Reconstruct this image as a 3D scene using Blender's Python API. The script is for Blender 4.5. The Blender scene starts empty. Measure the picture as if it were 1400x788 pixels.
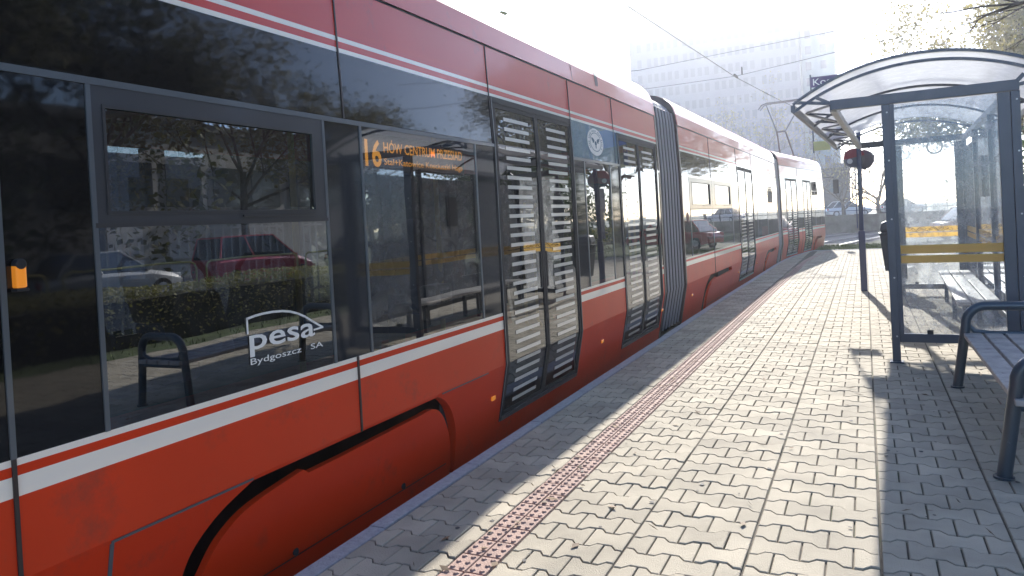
import bpy, bmesh, math, random
from mathutils import Vector, Matrix, noise
from mathutils.geometry import tessellate_polygon
random.seed(7)
PI = math.pi
sc = bpy.context.scene
# ---------------------------------------------------------------- camera
R = ((0.8999165600235833, 0.04217203030335296, 0.43401809277426856),
     (0.4329007989287542, 0.03323097419162636, -0.9008288409243578),
     (-0.05241262521727695, 0.9985575708061949, 0.01164879836999174))
cd = bpy.data.cameras.new('camera'); cam = bpy.data.objects.new('camera', cd)
sc.collection.objects.link(cam)
m = Matrix(R).to_4x4(); m.translation = Vector((0, 0, 1.5)); cam.matrix_world = m
cd.sensor_width = 36; cd.lens = 1003 / 1400 * 36; cd.shift_y = -0.055
cd.clip_start = 0.05; cd.clip_end = 2000
sc.camera = cam
# ---------------------------------------------------------------- light
SUN_EL, SUN_AZ = math.radians(23.6), math.radians(-5.7)     # azimuth from +Y towards +X
w = bpy.data.worlds.new('World'); sc.world = w; w.use_nodes = True
nt = w.node_tree; nt.nodes.clear()
sky = nt.nodes.new('ShaderNodeTexSky'); sky.sky_type = 'NISHITA'; sky.sun_disc = False
sky.sun_elevation = SUN_EL; sky.sun_rotation = SUN_AZ
sky.air_density = .65; sky.dust_density = .5; sky.ozone_density = 2.0
bg = nt.nodes.new('ShaderNodeBackground'); bg.inputs[1].default_value = 0.125
wo = nt.nodes.new('ShaderNodeOutputWorld')
tn = nt.nodes.new('ShaderNodeMix'); tn.data_type = 'RGBA'; tn.blend_type = 'MULTIPLY'; tn.inputs[0].default_value = 1
tn.inputs[7].default_value = (1.0, 1.0, 1.03, 1)
nt.links.new(sky.outputs[0], tn.inputs[6]); nt.links.new(tn.outputs[2], bg.inputs[0]); nt.links.new(bg.outputs[0], wo.inputs[0])
sd = bpy.data.lights.new('sun', 'SUN'); sd.energy = 4.3; sd.angle = math.radians(0.5); sd.color = (1, .95, .88)
so = bpy.data.objects.new('sun', sd); sc.collection.objects.link(so)
sv = Vector((math.sin(SUN_AZ) * math.cos(SUN_EL), math.cos(SUN_AZ) * math.cos(SUN_EL), math.sin(SUN_EL)))
so.rotation_euler = sv.to_track_quat('Z', 'Y').to_euler(); so.location = sv * 300
sc.view_settings.view_transform = 'Standard'; sc.view_settings.look = 'None'
sc.view_settings.gamma = 1; sc.view_settings.exposure = 1.6
cy = sc.cycles
cy.max_bounces = 10; cy.diffuse_bounces = 3; cy.glossy_bounces = 4; cy.transmission_bounces = 4
cy.transparent_max_bounces = 24; cy.volume_bounces = 0; cy.sample_clamp_indirect = 6
cy.caustics_reflective = False; cy.caustics_refractive = False; cy.use_denoising = True

# ---------------------------------------------------------------- materials
MATS = {}
def mat(name, col, rough=.6, metal=0, spec=.5, coat=0, coat_r=.05, var=0, vscale=5, bump=0, bscale=40, island=0, emis=0, dirt=None):
    if name in MATS: return MATS[name]
    M = bpy.data.materials.new(name); M.use_nodes = True; MATS[name] = M
    n = M.node_tree.nodes; l = M.node_tree.links; b = n['Principled BSDF']
    b.inputs['Base Color'].default_value = (*col, 1); b.inputs['Roughness'].default_value = rough
    b.inputs['Metallic'].default_value = metal; b.inputs['Specular IOR Level'].default_value = spec
    b.inputs['Coat Weight'].default_value = coat; b.inputs['Coat Roughness'].default_value = coat_r
    if emis:
        b.inputs['Emission Color'].default_value = (*col, 1); b.inputs['Emission Strength'].default_value = emis
    tc = n.new('ShaderNodeTexCoord')
    cur = None
    if var or island:
        nz = n.new('ShaderNodeTexNoise'); nz.inputs['Scale'].default_value = vscale; nz.inputs['Detail'].default_value = 6
        l.new(tc.outputs['Object'], nz.inputs['Vector'])
        mr = n.new('ShaderNodeMapRange'); mr.inputs[1].default_value = .3; mr.inputs[2].default_value = .7
        mr.inputs[3].default_value = 1 - var; mr.inputs[4].default_value = 1 + var
        l.new(nz.outputs['Fac'], mr.inputs[0]); fac = mr.outputs[0]
        if island:
            g = n.new('ShaderNodeNewGeometry'); m2 = n.new('ShaderNodeMapRange')
            m2.inputs[3].default_value = 1 - island; m2.inputs[4].default_value = 1 + island
            l.new(g.outputs['Random Per Island'], m2.inputs[0])
            mu = n.new('ShaderNodeMath'); mu.operation = 'MULTIPLY'
            l.new(fac, mu.inputs[0]); l.new(m2.outputs[0], mu.inputs[1]); fac = mu.outputs[0]
        vm = n.new('ShaderNodeVectorMath'); vm.operation = 'SCALE'; vm.inputs[0].default_value = col
        l.new(fac, vm.inputs['Scale']); cur = vm.outputs[0]
        l.new(cur, b.inputs['Base Color'])
    if dirt:                                   # dirt = (colour, scale, low, high)
        nz = n.new('ShaderNodeTexNoise'); nz.inputs['Scale'].default_value = dirt[1]; nz.inputs['Detail'].default_value = 8
        nz.inputs['Roughness'].default_value = .7
        l.new(tc.outputs['Object'], nz.inputs['Vector'])
        mr = n.new('ShaderNodeMapRange'); mr.inputs[1].default_value = dirt[2]; mr.inputs[2].default_value = dirt[3]
        l.new(nz.outputs['Fac'], mr.inputs[0])
        mx = n.new('ShaderNodeMix'); mx.data_type = 'RGBA'
        l.new(mr.outputs[0], mx.inputs[0])
        if cur: l.new(cur, mx.inputs[6])
        else: mx.inputs[6].default_value = (*col, 1)
        mx.inputs[7].default_value = (*dirt[0], 1)
        l.new(mx.outputs[2], b.inputs['Base Color'])
    if bump:
        nz = n.new('ShaderNodeTexNoise'); nz.inputs['Scale'].default_value = bscale; nz.inputs['Detail'].default_value = 4
        l.new(tc.outputs['Object'], nz.inputs['Vector'])
        bp = n.new('ShaderNodeBump'); bp.inputs['Strength'].default_value = bump; bp.inputs['Distance'].default_value = .02
        l.new(nz.outputs['Fac'], bp.inputs['Height']); l.new(bp.outputs[0], b.inputs['Normal'])
        if coat: l.new(bp.outputs[0], b.inputs['Coat Normal'])
    return M

def glass(name, tint, ior=1.6, rough=0.0, film=None, bump=0):
    """thin sheet: tinted see-through mixed with a mirror by Fresnel, plus an optional dusty film"""
    if name in MATS: return MATS[name]
    M = bpy.data.materials.new(name); M.use_nodes = True; MATS[name] = M
    n = M.node_tree.nodes; l = M.node_tree.links; n.clear()
    o = n.new('ShaderNodeOutputMaterial'); t = n.new('ShaderNodeBsdfTransparent'); t.inputs[0].default_value = (*tint, 1)
    g = n.new('ShaderNodeBsdfGlossy'); g.inputs['Roughness'].default_value = rough
    g.inputs[0].default_value = (.95, .97, 1, 1)
    f = n.new('ShaderNodeFresnel'); f.inputs[0].default_value = ior
    mx = n.new('ShaderNodeMixShader'); l.new(f.outputs[0], mx.inputs[0]); l.new(t.outputs[0], mx.inputs[1]); l.new(g.outputs[0], mx.inputs[2])
    tc = n.new('ShaderNodeTexCoord')
    if bump:
        nz = n.new('ShaderNodeTexNoise'); nz.inputs['Scale'].default_value = 1.6; nz.inputs['Detail'].default_value = 1
        l.new(tc.outputs['Object'], nz.inputs['Vector'])
        bp = n.new('ShaderNodeBump'); bp.inputs['Strength'].default_value = bump; bp.inputs['Distance'].default_value = .02
        l.new(nz.outputs['Fac'], bp.inputs['Height']); l.new(bp.outputs[0], g.inputs['Normal'])
    out = mx.outputs[0]
    if film:
        d = n.new('ShaderNodeBsdfDiffuse'); d.inputs[0].default_value = (.75, .75, .75, 1)
        tl = n.new('ShaderNodeBsdfTranslucent'); tl.inputs[0].default_value = (.85, .87, .9, 1)
        a = n.new('ShaderNodeAddShader'); mm = n.new('ShaderNodeMixShader'); mm.inputs[0].default_value = .5
        l.new(d.outputs[0], mm.inputs[1]); l.new(tl.outputs[0], mm.inputs[2])
        nz = n.new('ShaderNodeTexNoise'); nz.inputs['Scale'].default_value = 9; nz.inputs['Detail'].default_value = 9
        nz.inputs['Roughness'].default_value = .75
        l.new(tc.outputs['Object'], nz.inputs['Vector'])
        mr = n.new('ShaderNodeMapRange'); mr.inputs[1].default_value = .45; mr.inputs[2].default_value = .75
        mr.inputs[3].default_value = film[0]; mr.inputs[4].default_value = film[1]
        l.new(nz.outputs['Fac'], mr.inputs[0])
        m2 = n.new('ShaderNodeMixShader'); l.new(mr.outputs[0], m2.inputs[0]); l.new(out, m2.inputs[1]); l.new(mm.outputs[0], m2.inputs[2])
        out = m2.outputs[0]
    l.new(out, o.inputs[0])
    return M

red = mat('tram_red_paint', (.62, .030, .008), .38, spec=.35, coat=.45, coat_r=.03, var=.05, vscale=2, bump=.05, bscale=2.2, dirt=((.30, .05, .03), 5, .60, .85))
redlow = mat('tram_red_skirt_paint', (.64, .038, .005), .42, spec=.2, coat=.14, coat_r=.05, var=.06, vscale=2, bump=.06, bscale=2.2, dirt=((.26, .05, .03), 4, .56, .85))
white = mat('tram_white_paint', (.90, .82, .70), .35, coat=.8, coat_r=.04)
blackp = mat('tram_black_panel', (.006, .006, .007), .035, bump=.05, bscale=1.7, spec=.55)
greyp = mat('tram_grey_pillar', (.022, .025, .03), .05, spec=.7, bump=.03, bscale=1.7)
bluep = mat('tram_teal_panel', (.008, .15, .23), .25, coat=1, coat_r=.02)
trimm = mat('tram_trim_seal', (.12, .135, .15), .3, metal=.3, coat=.5)
dark = mat('dark_rubber', (.012, .012, .014), .7)
framem = mat('window_frame_grey', (.028, .03, .036), .45, coat=.3)
alu = mat('door_sill_aluminium', (.45, .45, .46), .35, metal=.9, var=.15)
sticker = mat('white_sticker', (.8, .79, .74), .5)
stripem = mat('door_stripe_film', (.74, .71, .62), .25, spec=.8, coat=1, coat_r=.02)
orange = mat('orange_lens', (.9, .28, .02), .2, coat=1, emis=.12)
led = mat('led_amber', (1, .42, .03), .5, emis=.75)
yellow = mat('yellow_paint', (.78, .46, .06), .5)
def film_mat(name, col):
    M = mat(name, col, .6); n = M.node_tree.nodes; l = M.node_tree.links; b_ = n['Principled BSDF']; out = [q for q in n if q.type == 'OUTPUT_MATERIAL'][0]
    tl = n.new('ShaderNodeBsdfTranslucent'); tl.inputs[0].default_value = (*col, 1); mx = n.new('ShaderNodeMixShader'); mx.inputs[0].default_value = .75
    l.new(b_.outputs[0], mx.inputs[1]); l.new(tl.outputs[0], mx.inputs[2]); l.new(mx.outputs[0], out.inputs[0]); return M
yelsoft = film_mat('yellow_film', (.97, .76, .34))
tglass = glass('tram_tinted_glass', (.24, .25, .23), 2.6, bump=.06, film=(.0, .05))
dglass = glass('tram_door_glass', (.18, .19, .185), 2.4, bump=.22, film=(.0, .03))
steel = mat('shelter_blue_grey_steel', (.020, .032, .058), .42, coat=.4, coat_r=.3, var=.15, vscale=6, dirt=((.13, .14, .16), 14, .64, .82))
steelb = mat('bench_blue_grey_steel', (.022, .042, .058), .35, coat=.5, coat_r=.2, var=.12, vscale=5, dirt=((.10, .13, .15), 30, .62, .75))
galv = mat('galvanised_steel', (.42, .44, .46), .5, metal=.3, var=.15)
wood = mat('weathered_wood', (.36, .33, .30), .62, var=.25, vscale=9, bump=.5, bscale=30, dirt=((.12, .11, .10), 12, .56, .72))
bark = mat('bark', (.10, .08, .06), .9, var=.35, vscale=8, bump=.6, bscale=20)
poly = glass('roof_polycarbonate', (.42, .45, .5), 1.4, .15, film=(.55, .72))
sglass = glass('shelter_glass', (.93, .95, .96), 1.45, film=(.14, .5))

# ---------------------------------------------------------------- mesh helpers
COL = sc.collection
ORG = {}
class MB:
    """collects faces in world metres; build() writes them relative to the parent's own origin"""
    def __init__(s, T=None): s.v = []; s.f = []; s.mi = []; s.T = T; s.cur = 0
    def add(s, vs, fs, mi=None):
        k = len(s.v); s.v += [Vector(p) for p in vs]
        for f in fs: s.f.append([i + k for i in f]); s.mi.append(s.cur if mi is None else mi)
    def box(s, x0, x1, y0, y1, z0, z1, mi=None):
        vs = [(x, y, z) for z in (z0, z1) for y in (y0, y1) for x in (x0, x1)]
        s.add(vs, [(0, 2, 3, 1), (4, 5, 7, 6), (0, 1, 5, 4), (2, 6, 7, 3), (0, 4, 6, 2), (1, 3, 7, 5)], mi)
    def quad(s, a, b, c, d, mi=None): s.add([a, b, c, d], [(0, 1, 2, 3)], mi)
    def bar(s, p, q, wd, ht, up=(0, 0, 1), mi=None):
        p, q = Vector(p), Vector(q); d = (q - p).normalized(); a = d.cross(Vector(up))
        if a.length < 1e-4: a = d.cross(Vector((0, 1, 0)))
        a.normalize(); b = a.cross(d)
        vs = [e + a * (sx * wd / 2) + b * (sy * ht / 2) for e in (p, q) for sx, sy in ((-1, -1), (1, -1), (1, 1), (-1, 1))]
        s.add(vs, [(3, 2, 1, 0), (4, 5, 6, 7), (0, 1, 5, 4), (1, 2, 6, 5), (2, 3, 7, 6), (3, 0, 4, 7)], mi)
    def tube(s, pts, r, n=10, cap=True, mi=None):
        pts = [Vector(p) for p in pts]; rs = r if isinstance(r, (list, tuple)) else [r] * len(pts)
        up = Vector((0, 0, 1)); rings = []
        pa = None
        for i, p in enumerate(pts):
            d = (pts[min(i + 1, len(pts) - 1)] - pts[max(i - 1, 0)]).normalized()
            if pa is None:
                a = d.cross(up if abs(d.z) < .95 else Vector((0, 1, 0))).normalized()
            else:
                a = (pa - d * pa.dot(d)).normalized()
            pa = a; b = d.cross(a)
            rings.append([p + (a * math.cos(2 * PI * k / n) + b * math.sin(2 * PI * k / n)) * rs[i] for k in range(n)])
        vs = [v for rg in rings for v in rg]; fs = []
        for i in range(len(pts) - 1):
            for k in range(n):
                k2 = (k + 1) % n; fs.append((i * n + k, i * n + k2, (i + 1) * n + k2, (i + 1) * n + k))
        if cap: fs.append(tuple(range(n))[::-1]); fs.append(tuple((len(pts) - 1) * n + k for k in range(n)))
        s.add(vs, fs, mi)
    def disc(s, c, ax, r, th, n=24, mi=None):
        c = Vector(c); ax = Vector(ax).normalized(); s.tube([c - ax * th / 2, c + ax * th / 2], r, n, True, mi)
    def loft(s, rings, close=True, cap=False, mi=None):
        n = len(rings[0]); vs = [v for r_ in rings for v in r_]; fs = []
        for i in range(len(rings) - 1):
            for k in range(n if close else n - 1):
                k2 = (k + 1) % n; fs.append((i * n + k, i * n + k2, (i + 1) * n + k2, (i + 1) * n + k))
        if cap: fs.append(tuple(range(n))[::-1]); fs.append(tuple((len(rings) - 1) * n + k for k in range(n)))
        s.add(vs, fs, mi)
    def build(s, name, mats, parent=None, smooth=False, bevel=0, seg=2):
        me = bpy.data.meshes.new(name)
        off = Vector((0, 0, 0))
        p = parent
        while p is not None: off += Vector(p.location); p = p.parent
        vs = [(s.T @ v if s.T else v) - off for v in s.v]
        o = None
        me.from_pydata([tuple(v) for v in vs], [], s.f); me.update()
        if not isinstance(mats, (list, tuple)): mats = [mats]
        for mm in mats: me.materials.append(mm)
        if len(mats) > 1:
            me.polygons.foreach_set('material_index', s.mi)
        if smooth:
            me.polygons.foreach_set('use_smooth', [True] * len(me.polygons))
        o = bpy.data.objects.new(name, me); COL.objects.link(o)
        if smooth == 'auto':
            bm = bmesh.new(); bm.from_mesh(me)
            for e in bm.edges:
                if len(e.link_faces) == 2 and e.calc_face_angle(0) > .6: e.smooth = False
            bm.to_mesh(me); bm.free()
        if parent: o.parent = parent
        if bevel:
            bv = o.modifiers.new('bevel', 'BEVEL'); bv.width = bevel; bv.segments = seg; bv.limit_method = 'ANGLE'; bv.angle_limit = .7
        return o
def tag(o, label=None, cat=None, group=None, kind=None):
    for k, v in (('label', label), ('category', cat), ('group', group), ('kind', kind)):
        if v: o[k] = v
    return o
def thing(name, label, cat, loc=(0, 0, 0), group=None):
    o = bpy.data.objects.new(name, None); COL.objects.link(o); o.location = loc; o.empty_display_size = .2
    return tag(o, label, cat, group)
def struct(o): o['kind'] = 'structure'; return o
def copy_tree(o, parent=None):
    c = o.copy(); COL.objects.link(c)
    if parent: c.parent = parent
    for ch in [x for x in o.children]: copy_tree(ch, c)
    return c
def textobj(name, body, M, parent, fit, mt, T=None, space=1.0, shear=0, bold=0):
    """text lying in the plane x=const, reading along +Y, fitted to the box fit=(x,y0,y1,z0,z1)"""
    cu = bpy.data.curves.new(name, 'FONT'); cu.body = body; cu.space_character = space; cu.shear = shear; cu.offset = bold
    cu.resolution_u = 3
    t = bpy.data.objects.new('tmp', cu); COL.objects.link(t)
    dg = bpy.context.evaluated_depsgraph_get(); me = bpy.data.meshes.new_from_object(t.evaluated_get(dg))
    bpy.data.objects.remove(t)
    xs = [v.co.x for v in me.vertices]; ys = [v.co.y for v in me.vertices]
    x, y0, y1, z0, z1 = fit; ax, bx, ay, by = min(xs), max(xs), min(ys), max(ys)
    off = Vector((0, 0, 0)); p = parent
    while p is not None: off += Vector(p.location); p = p.parent
    for v in me.vertices:
        q = Vector((x, y0 + (v.co.x - ax) / (bx - ax) * (y1 - y0), z0 + (v.co.y - ay) / (by - ay) * (z1 - z0)))
        if M: q = M(q)
        if T: q = T @ q
        v.co = q - off
    me.materials.clear(); me.materials.append(mt)
    o = bpy.data.objects.new(name, me); COL.objects.link(o); o.parent = parent
    return o

# ---------------------------------------------------------------- ground
struct_ground = MB(); struct_ground.box(-400, 400, -150, 900, -1.2, -.34)
g = struct(struct_ground.build('ground', mat('ground_dirt_grass', (.085, .095, .045), .95, var=.45, vscale=.6, bump=.4, bscale=8)))
mb = MB()                       # ballasted track bed, follows the two tracks
def track_c(t):                 # centre line of the near track (and offset for the far one)
    pts = [(-3.65, -12), (-3.65, 12), (-3.45, 22), (-2.95, 28), (-2.25, 33.5), (-1.2, 39), (.35, 45), (2.6, 51.5), (5.6, 58), (9.5, 64.5), (16, 73), (26, 83), (40, 94)]
    out = []
    for i, (x, y) in enumerate(pts):
        a = Vector(pts[max(i - 1, 0)]); b = Vector(pts[min(i + 1, len(pts) - 1)]); d = (b - a).normalized()
        out.append(Vector((x, y)) + Vector((-d.y, d.x)) * t)
    # smooth with Catmull-Rom
    res = []
    for i in range(len(out) - 1):
        p0, p1, p2, p3 = out[max(i - 1, 0)], out[i], out[i + 1], out[min(i + 2, len(out) - 1)]
        for k in range(6):
            u = k / 6
            res.append(.5 * ((2 * p1) + (p2 - p0) * u + (2 * p0 - 5 * p1 + 4 * p2 - p3) * u * u + (3 * p1 - p0 - 3 * p2 + p3) * u ** 3))
    res.append(out[-1]); return res
a_, b_ = track_c(-1.1), track_c(4.6)
for i in range(len(a_) - 1):
    mb.quad((a_[i].x, a_[i].y, -.33), (a_[i + 1].x, a_[i + 1].y, -.33), (b_[i + 1].x, b_[i + 1].y, -.33), (b_[i].x, b_[i].y, -.33))
struct(mb.build('track_bed', mat('ballast', (.13, .12, .12), .95, var=.5, vscale=25, bump=1, bscale=30)))
rails = MB()
for t in (-.72, .72, 2.75, 4.19):
    p = track_c(t)
    for i in range(len(p) - 1):
        rails.bar((p[i].x, p[i].y, -.28), (p[i + 1].x, p[i + 1].y, -.28), .065, .10)
struct(rails.build('tram_rails', mat('polished_rail', (.5, .5, .52), .25, metal=.9)))

# ---------------------------------------------------------------- platform
KX = -2.345
def kerb_x(y):
    if y < 12: return KX
    return KX + max(0, (y - 12)) * .008 + (max(0, y - 21.5) ** 2) * .013
P_END = 27.3
pv_main = mat('paver_concrete', (.385, .34, .255), .9, var=.17, vscale=3, island=.13, bump=.35, bscale=160, dirt=((.20, .185, .155), 1.3, .56, .92))
joint = mat('joint_sand', (.09, .075, .055), .95, var=.4, vscale=20, dirt=((.05, .06, .025), 1.7, .5, .62))
mb = MB()
ys = [-6, 12] + [12 + k * .9 for k in range(1, 18)]; ys = [y for y in ys if y < P_END] + [P_END]
for i in range(len(ys) - 1):
    y0, y1 = ys[i], ys[i + 1]; x0, x1 = kerb_x(y0) + .05, kerb_x(y1) + .05
    mb.quad((x0, y0, -.012), (4.2, y0, -.012), (4.2, y1, -.012), (x1, y1, -.012))
    mb.quad((x0, y0, -.34), (x0, y0, -.012), (x1, y1, -.012), (x1, y1, -.34))
mb.quad((kerb_x(P_END), P_END, -.34), (kerb_x(P_END), P_END, -.012), (4.2, P_END, -.012), (4.2, P_END, -.34))
struct(mb.build('platform_base', joint))
# wavy interlocking pavers, every stone its own little slab
PY, WAMP = .158, .017
def wave(u):                    # period 1, +1 near 0, -1 near .5
    u = abs((u + .5) % 1 - .5)
    if u < .18: return 1
    if u > .32: return -1
    return 1 - 2 * (u - .18) / .14
def pavers(x0, x1, n, y0, y1, MBo, cut=True):
    P = (x1 - x0) / n; g = .004
    r0, r1 = int(y0 / PY), int(y1 / PY)
    for r in range(r0, r1):
        st = 0 if r % 2 else .5
        edges = [0.0] + [k + st for k in range(0 if st else 1, int(n) + 1) if 0 < k + st < n] + [float(n)]
        for a, b in zip(edges[:-1], edges[1:]):
            if x0 + b * P < kerb_x(r * PY) + .11: continue
            us = {a, b}
            for k in range(int(a * 2) - 1, int(b * 2) + 3):
                for q in (k / 2 + .18 - .5 * 0, k / 2 + .32): 
                    if a < q < b: us.add(q)
            us = sorted(us)
            h = random.uniform(-.0015, .0015); tl = random.uniform(-.004, .004)
            def jy(j, u): return j * PY + (1 if j % 2 == 0 else -1) * WAMP * wave(u) + .002 * math.sin(j * 5.1 + u)
            lo = [(u, jy(r, u)) for u in us]; hi = [(u, jy(r + 1, u)) for u in us][::-1]
            poly = lo + hi
            def P3(ins, z):
                o = []
                for i, (u, y) in enumerate(poly):
                    X = x0 + u * P
                    X += ins if abs(u - a) < 1e-6 else (-ins if abs(u - b) < 1e-6 else 0)
                    Y = y + (ins if i < len(lo) else -ins)
                    if cut: X = max(X, kerb_x(Y) + .106)
                    o.append((X, Y, z + h + tl * (u - a)))
                return o
            A, B, Cc = P3(g - .001, -.012), P3(g, -.003), P3(g + .0035, 0)
            N = len(poly); k = len(MBo.v)
            MBo.v += [Vector(p) for p in A + B + Cc]
            for i in range(N):
                j = (i + 1) % N
                MBo.f += [[k + i, k + j, k + N + j, k + N + i], [k + N + i, k + N + j, k + 2 * N + j, k + 2 * N + i]]; MBo.mi += [0, 0]
            MBo.f.append([k + 2 * N + i for i in range(N)]); MBo.mi.append(0)
mb = MB()
pavers(-2.235, -1.732, 2.5, -5.8, P_END, mb)
bx = [-1.528, -1.045, -.525, 0, .52, 1.04, 1.56, 2.08, 2.6, 3.12, 3.64, 4.16]
for a, b in zip(bx[:-1], bx[1:]): pavers(a + .002, b - .002, 2.5, -5.8, P_END, mb)
struct(mb.build('platform_paving', pv_main))
# kerb stones, one metre each
kb = MB()
y = -6.0
while y < P_END - .01:
    y1 = min(y + 1.0, P_END); xa, xb = kerb_x(y), kerb_x(y1)
    h = random.uniform(.0, .004)
    vs = [(xa, y + .004, -.34), (xa, y + .004, h - .012), (xa + .012, y + .004, h), (xa + .102, y + .004, h), (xa + .102, y + .004, -.1)]
    v2 = [(xb + (p[0] - xa), y1 - .004, p[2]) for p in vs]
    jx = random.uniform(-.003, .003); kb.loft([[(p[0] + jx, p[1], p[2]) for p in vs], [(p[0] + jx + random.choice((0, .0008)), p[1], p[2]) for p in v2]], cap=True); y = y1
struct(kb.build('platform_kerb', mat('kerb_granite_concrete', (.36, .36, .37), .85, var=.15, vscale=30, island=.06, bump=.4, bscale=90), bevel=.004))
# tactile strip: pink tiles with rows of flat studs
tb = MB()
def tact_x(y): return kerb_x(y) + .615
y = -5.8
while y < P_END - .2:
    x0 = tact_x(y)
    for c in range(2):
        for j in range(1):
            xa = x0 + c * .1 + .0025; xb = x0 + (c + 1) * .1 - .0025; ya = y + .0025; yb = y + .158 - .0025
            hz = random.uniform(-.001, .001)
            lo = [(xa, ya), (xb, ya), (xb, yb), (xa, yb)]
            A = [(p[0], p[1], -.012) for p in lo]; B = [(p[0] + (.003 if i in (0, 3) else -.003), p[1] + (.003 if i < 2 else -.003), hz) for i, p in enumerate(lo)]
            tb.add(A + B, [(0, 1, 5, 4), (1, 2, 6, 5), (2, 3, 7, 6), (3, 0, 4, 7), (4, 5, 6, 7)])
            if -1 < y < 20:
                for ux in (.027, .073):
                    for uy in (.026, .079, .132):
                        cx_, cy_ = x0 + c * .1 + ux, y + uy; n = 8 if y < 10 else 6
                        r0, r1 = .0145, .009
                        A = [(cx_ + r0 * math.cos(2 * PI * k / n), cy_ + r0 * math.sin(2 * PI * k / n), hz) for k in range(n)]
                        B = [(cx_ + r1 * math.cos(2 * PI * k / n), cy_ + r1 * math.sin(2 * PI * k / n), hz + .006) for k in range(n)]
                        tb.add(A + B, [(k, (k + 1) % n, n + (k + 1) % n, n + k) for k in range(n)] + [tuple(n + k for k in range(n))])
    y += .158
struct(tb.build('tactile_paving', mat('tactile_pink', (.37, .245, .195), .85, var=.15, vscale=12, bump=.3, bscale=120, dirt=((.17, .12, .11), 9, .56, .74))))
# ribbed dark disc standing in for a round shadow past the shelter
o = MB(); o.disc((.6, 19.3, .0), (0, 0, 1), .40, .016, 36)
for k in range(-3, 4):
    o.bar((.6 + k * .1, 19.3 - math.sqrt(.13 - (k * .1) ** 2), .012), (.6 + k * .1, 19.3 + math.sqrt(.13 - (k * .1) ** 2), .012), .03, .006)
tag(o.build('shadow_disc', mat('shadow_disc_dark', (.05, .05, .055), .6, metal=.5)), 'round dark disc standing in for a shadow on the paving beyond the shelter', 'shadow disc')
# lawn, street and parking on the right (they show in the tram glass)
o = MB(); o.box(4.2, 11.2, -25, 60, -.3, -.03); o.box(-1.7, 4.2, P_END + .14, 31.0, -.3, -.03)
lawn_m = mat('lawn_grass', (.07, .10, .03), .95, var=.5, vscale=2.5, bump=.8, bscale=60)
struct(o.build('lawn', lawn_m))
o = MB(); o.box(-1.72, 4.2, P_END, P_END + .14, -.3, .01); struct(o.build('kerb_platform_end', mat('kerb_granite_concrete', (.36, .36, .37))))
o = MB(); o.box(11.2, 26, -40, 90, -.3, -.12); struct(o.build('street', mat('asphalt', (.06, .06, .062), .9, var=.25, vscale=10, bump=.3, bscale=60)))
o = MB(); o.box(11.06, 11.2, -40, 90, -.3, -.0); struct(o.build('street_kerb', mat('kerb_granite_concrete', (.36, .36, .37))))
# grass blades and fallen leaves
gb = MB()
for k in range(9000):
    if k < 5000: x, y = random.uniform(-1.6, 2.4), random.uniform(P_END + .15, 30.9)
    else: x, y = random.uniform(4.25, 10), random.uniform(4, 40)
    a = random.uniform(0, PI); hh = random.uniform(.05, .13); c, s = math.cos(a) * .012, math.sin(a) * .012
    gb.add([(x - c, y - s, -.03), (x + c, y + s, -.03), (x + random.uniform(-.04, .04), y + random.uniform(-.04, .04), -.03 + hh)], [(0, 1, 2)])
tag(gb.build('grass', mat('grass_blade', (.10, .14, .035), .8, island=.4)), 'short green grass at the platform end and beside the street', 'grass', kind='stuff')
lv = MB()
for k in range(260):
    x, y = random.uniform(-2.2, 3.2), abs(random.gauss(0, 1)) * 5 + 2.2
    if random.random() < .35: x = tact_x(y) + random.uniform(0, .22)
    a = random.uniform(0, 2 * PI); s = random.uniform(.006, .018); L = s * random.uniform(1, 2.6)
    c, d = math.cos(a), math.sin(a); z = .007
    if random.random() < .4: s = .0015; L = random.uniform(.02, .05)
    lv.add([(x - c * L, y - d * L, z), (x + d * s, y - c * s, z + .004), (x + c * L, y + d * L, z + random.uniform(0, .008)), (x - d * s, y + c * s, z)], [(0, 1, 2, 3)])
tag(lv.build('fallen_leaves', mat('dry_leaf', (.16, .10, .05), .8, island=.6)), 'dry leaf and twig litter scattered over the paving', 'leaf litter', kind='stuff')

gm = MB()
for k in range(170):
    x, y = random.uniform(-2.1, 3.2), abs(random.gauss(0, 1)) * 5 + 2.0; r = random.uniform(.006, .016); n = 9
    gm.add([(x + r * random.uniform(.7, 1.2) * math.cos(2 * PI * q / n), y + r * random.uniform(.7, 1.2) * math.sin(2 * PI * q / n), .0042) for q in range(n)], [tuple(range(n))])
tag(gm.build('trodden_gum', mat('old_gum', (.07, .065, .06), .8)), 'small dark trodden gum spots and grime on the paving', 'gum spots', kind='stuff')
# ---------------------------------------------------------------- tram
PROF = [(-.30, -2.601), (.455, -2.45), (2.10, -2.455), (2.50, -2.472), (2.82, -2.485), (3.00, -2.506), (3.10, -2.54), (3.18, -2.59),
        (3.25, -2.67), (3.30, -2.78), (3.335, -2.95), (3.36, -3.3), (3.37, -3.65)]
def sx(z):
    for (z0, x0), (z1, x1) in zip(PROF[:-1], PROF[1:]):
        if z <= z1: return x0 + (x1 - x0) * (z - z0) / (z1 - z0)
    return PROF[-1][1]
TC = -3.65
def Trot(y0, deg, base=None):    # turn to the right about the centre line at y0
    M_ = Matrix.Translation((TC, y0, 0)) @ Matrix.Rotation(-math.radians(deg), 4, 'Z') @ Matrix.Translation((-TC, -y0, 0))
    return base @ M_ if base else M_
T1 = Matrix.Identity(4); T2 = Trot(10.4, .8); T3 = Trot(23.4, 6.2, T2)
def zs_between(z0, z1):
    return [z0] + [z for z, _ in PROF if z0 + 1e-4 < z < z1 - 1e-4] + [z1]
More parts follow.
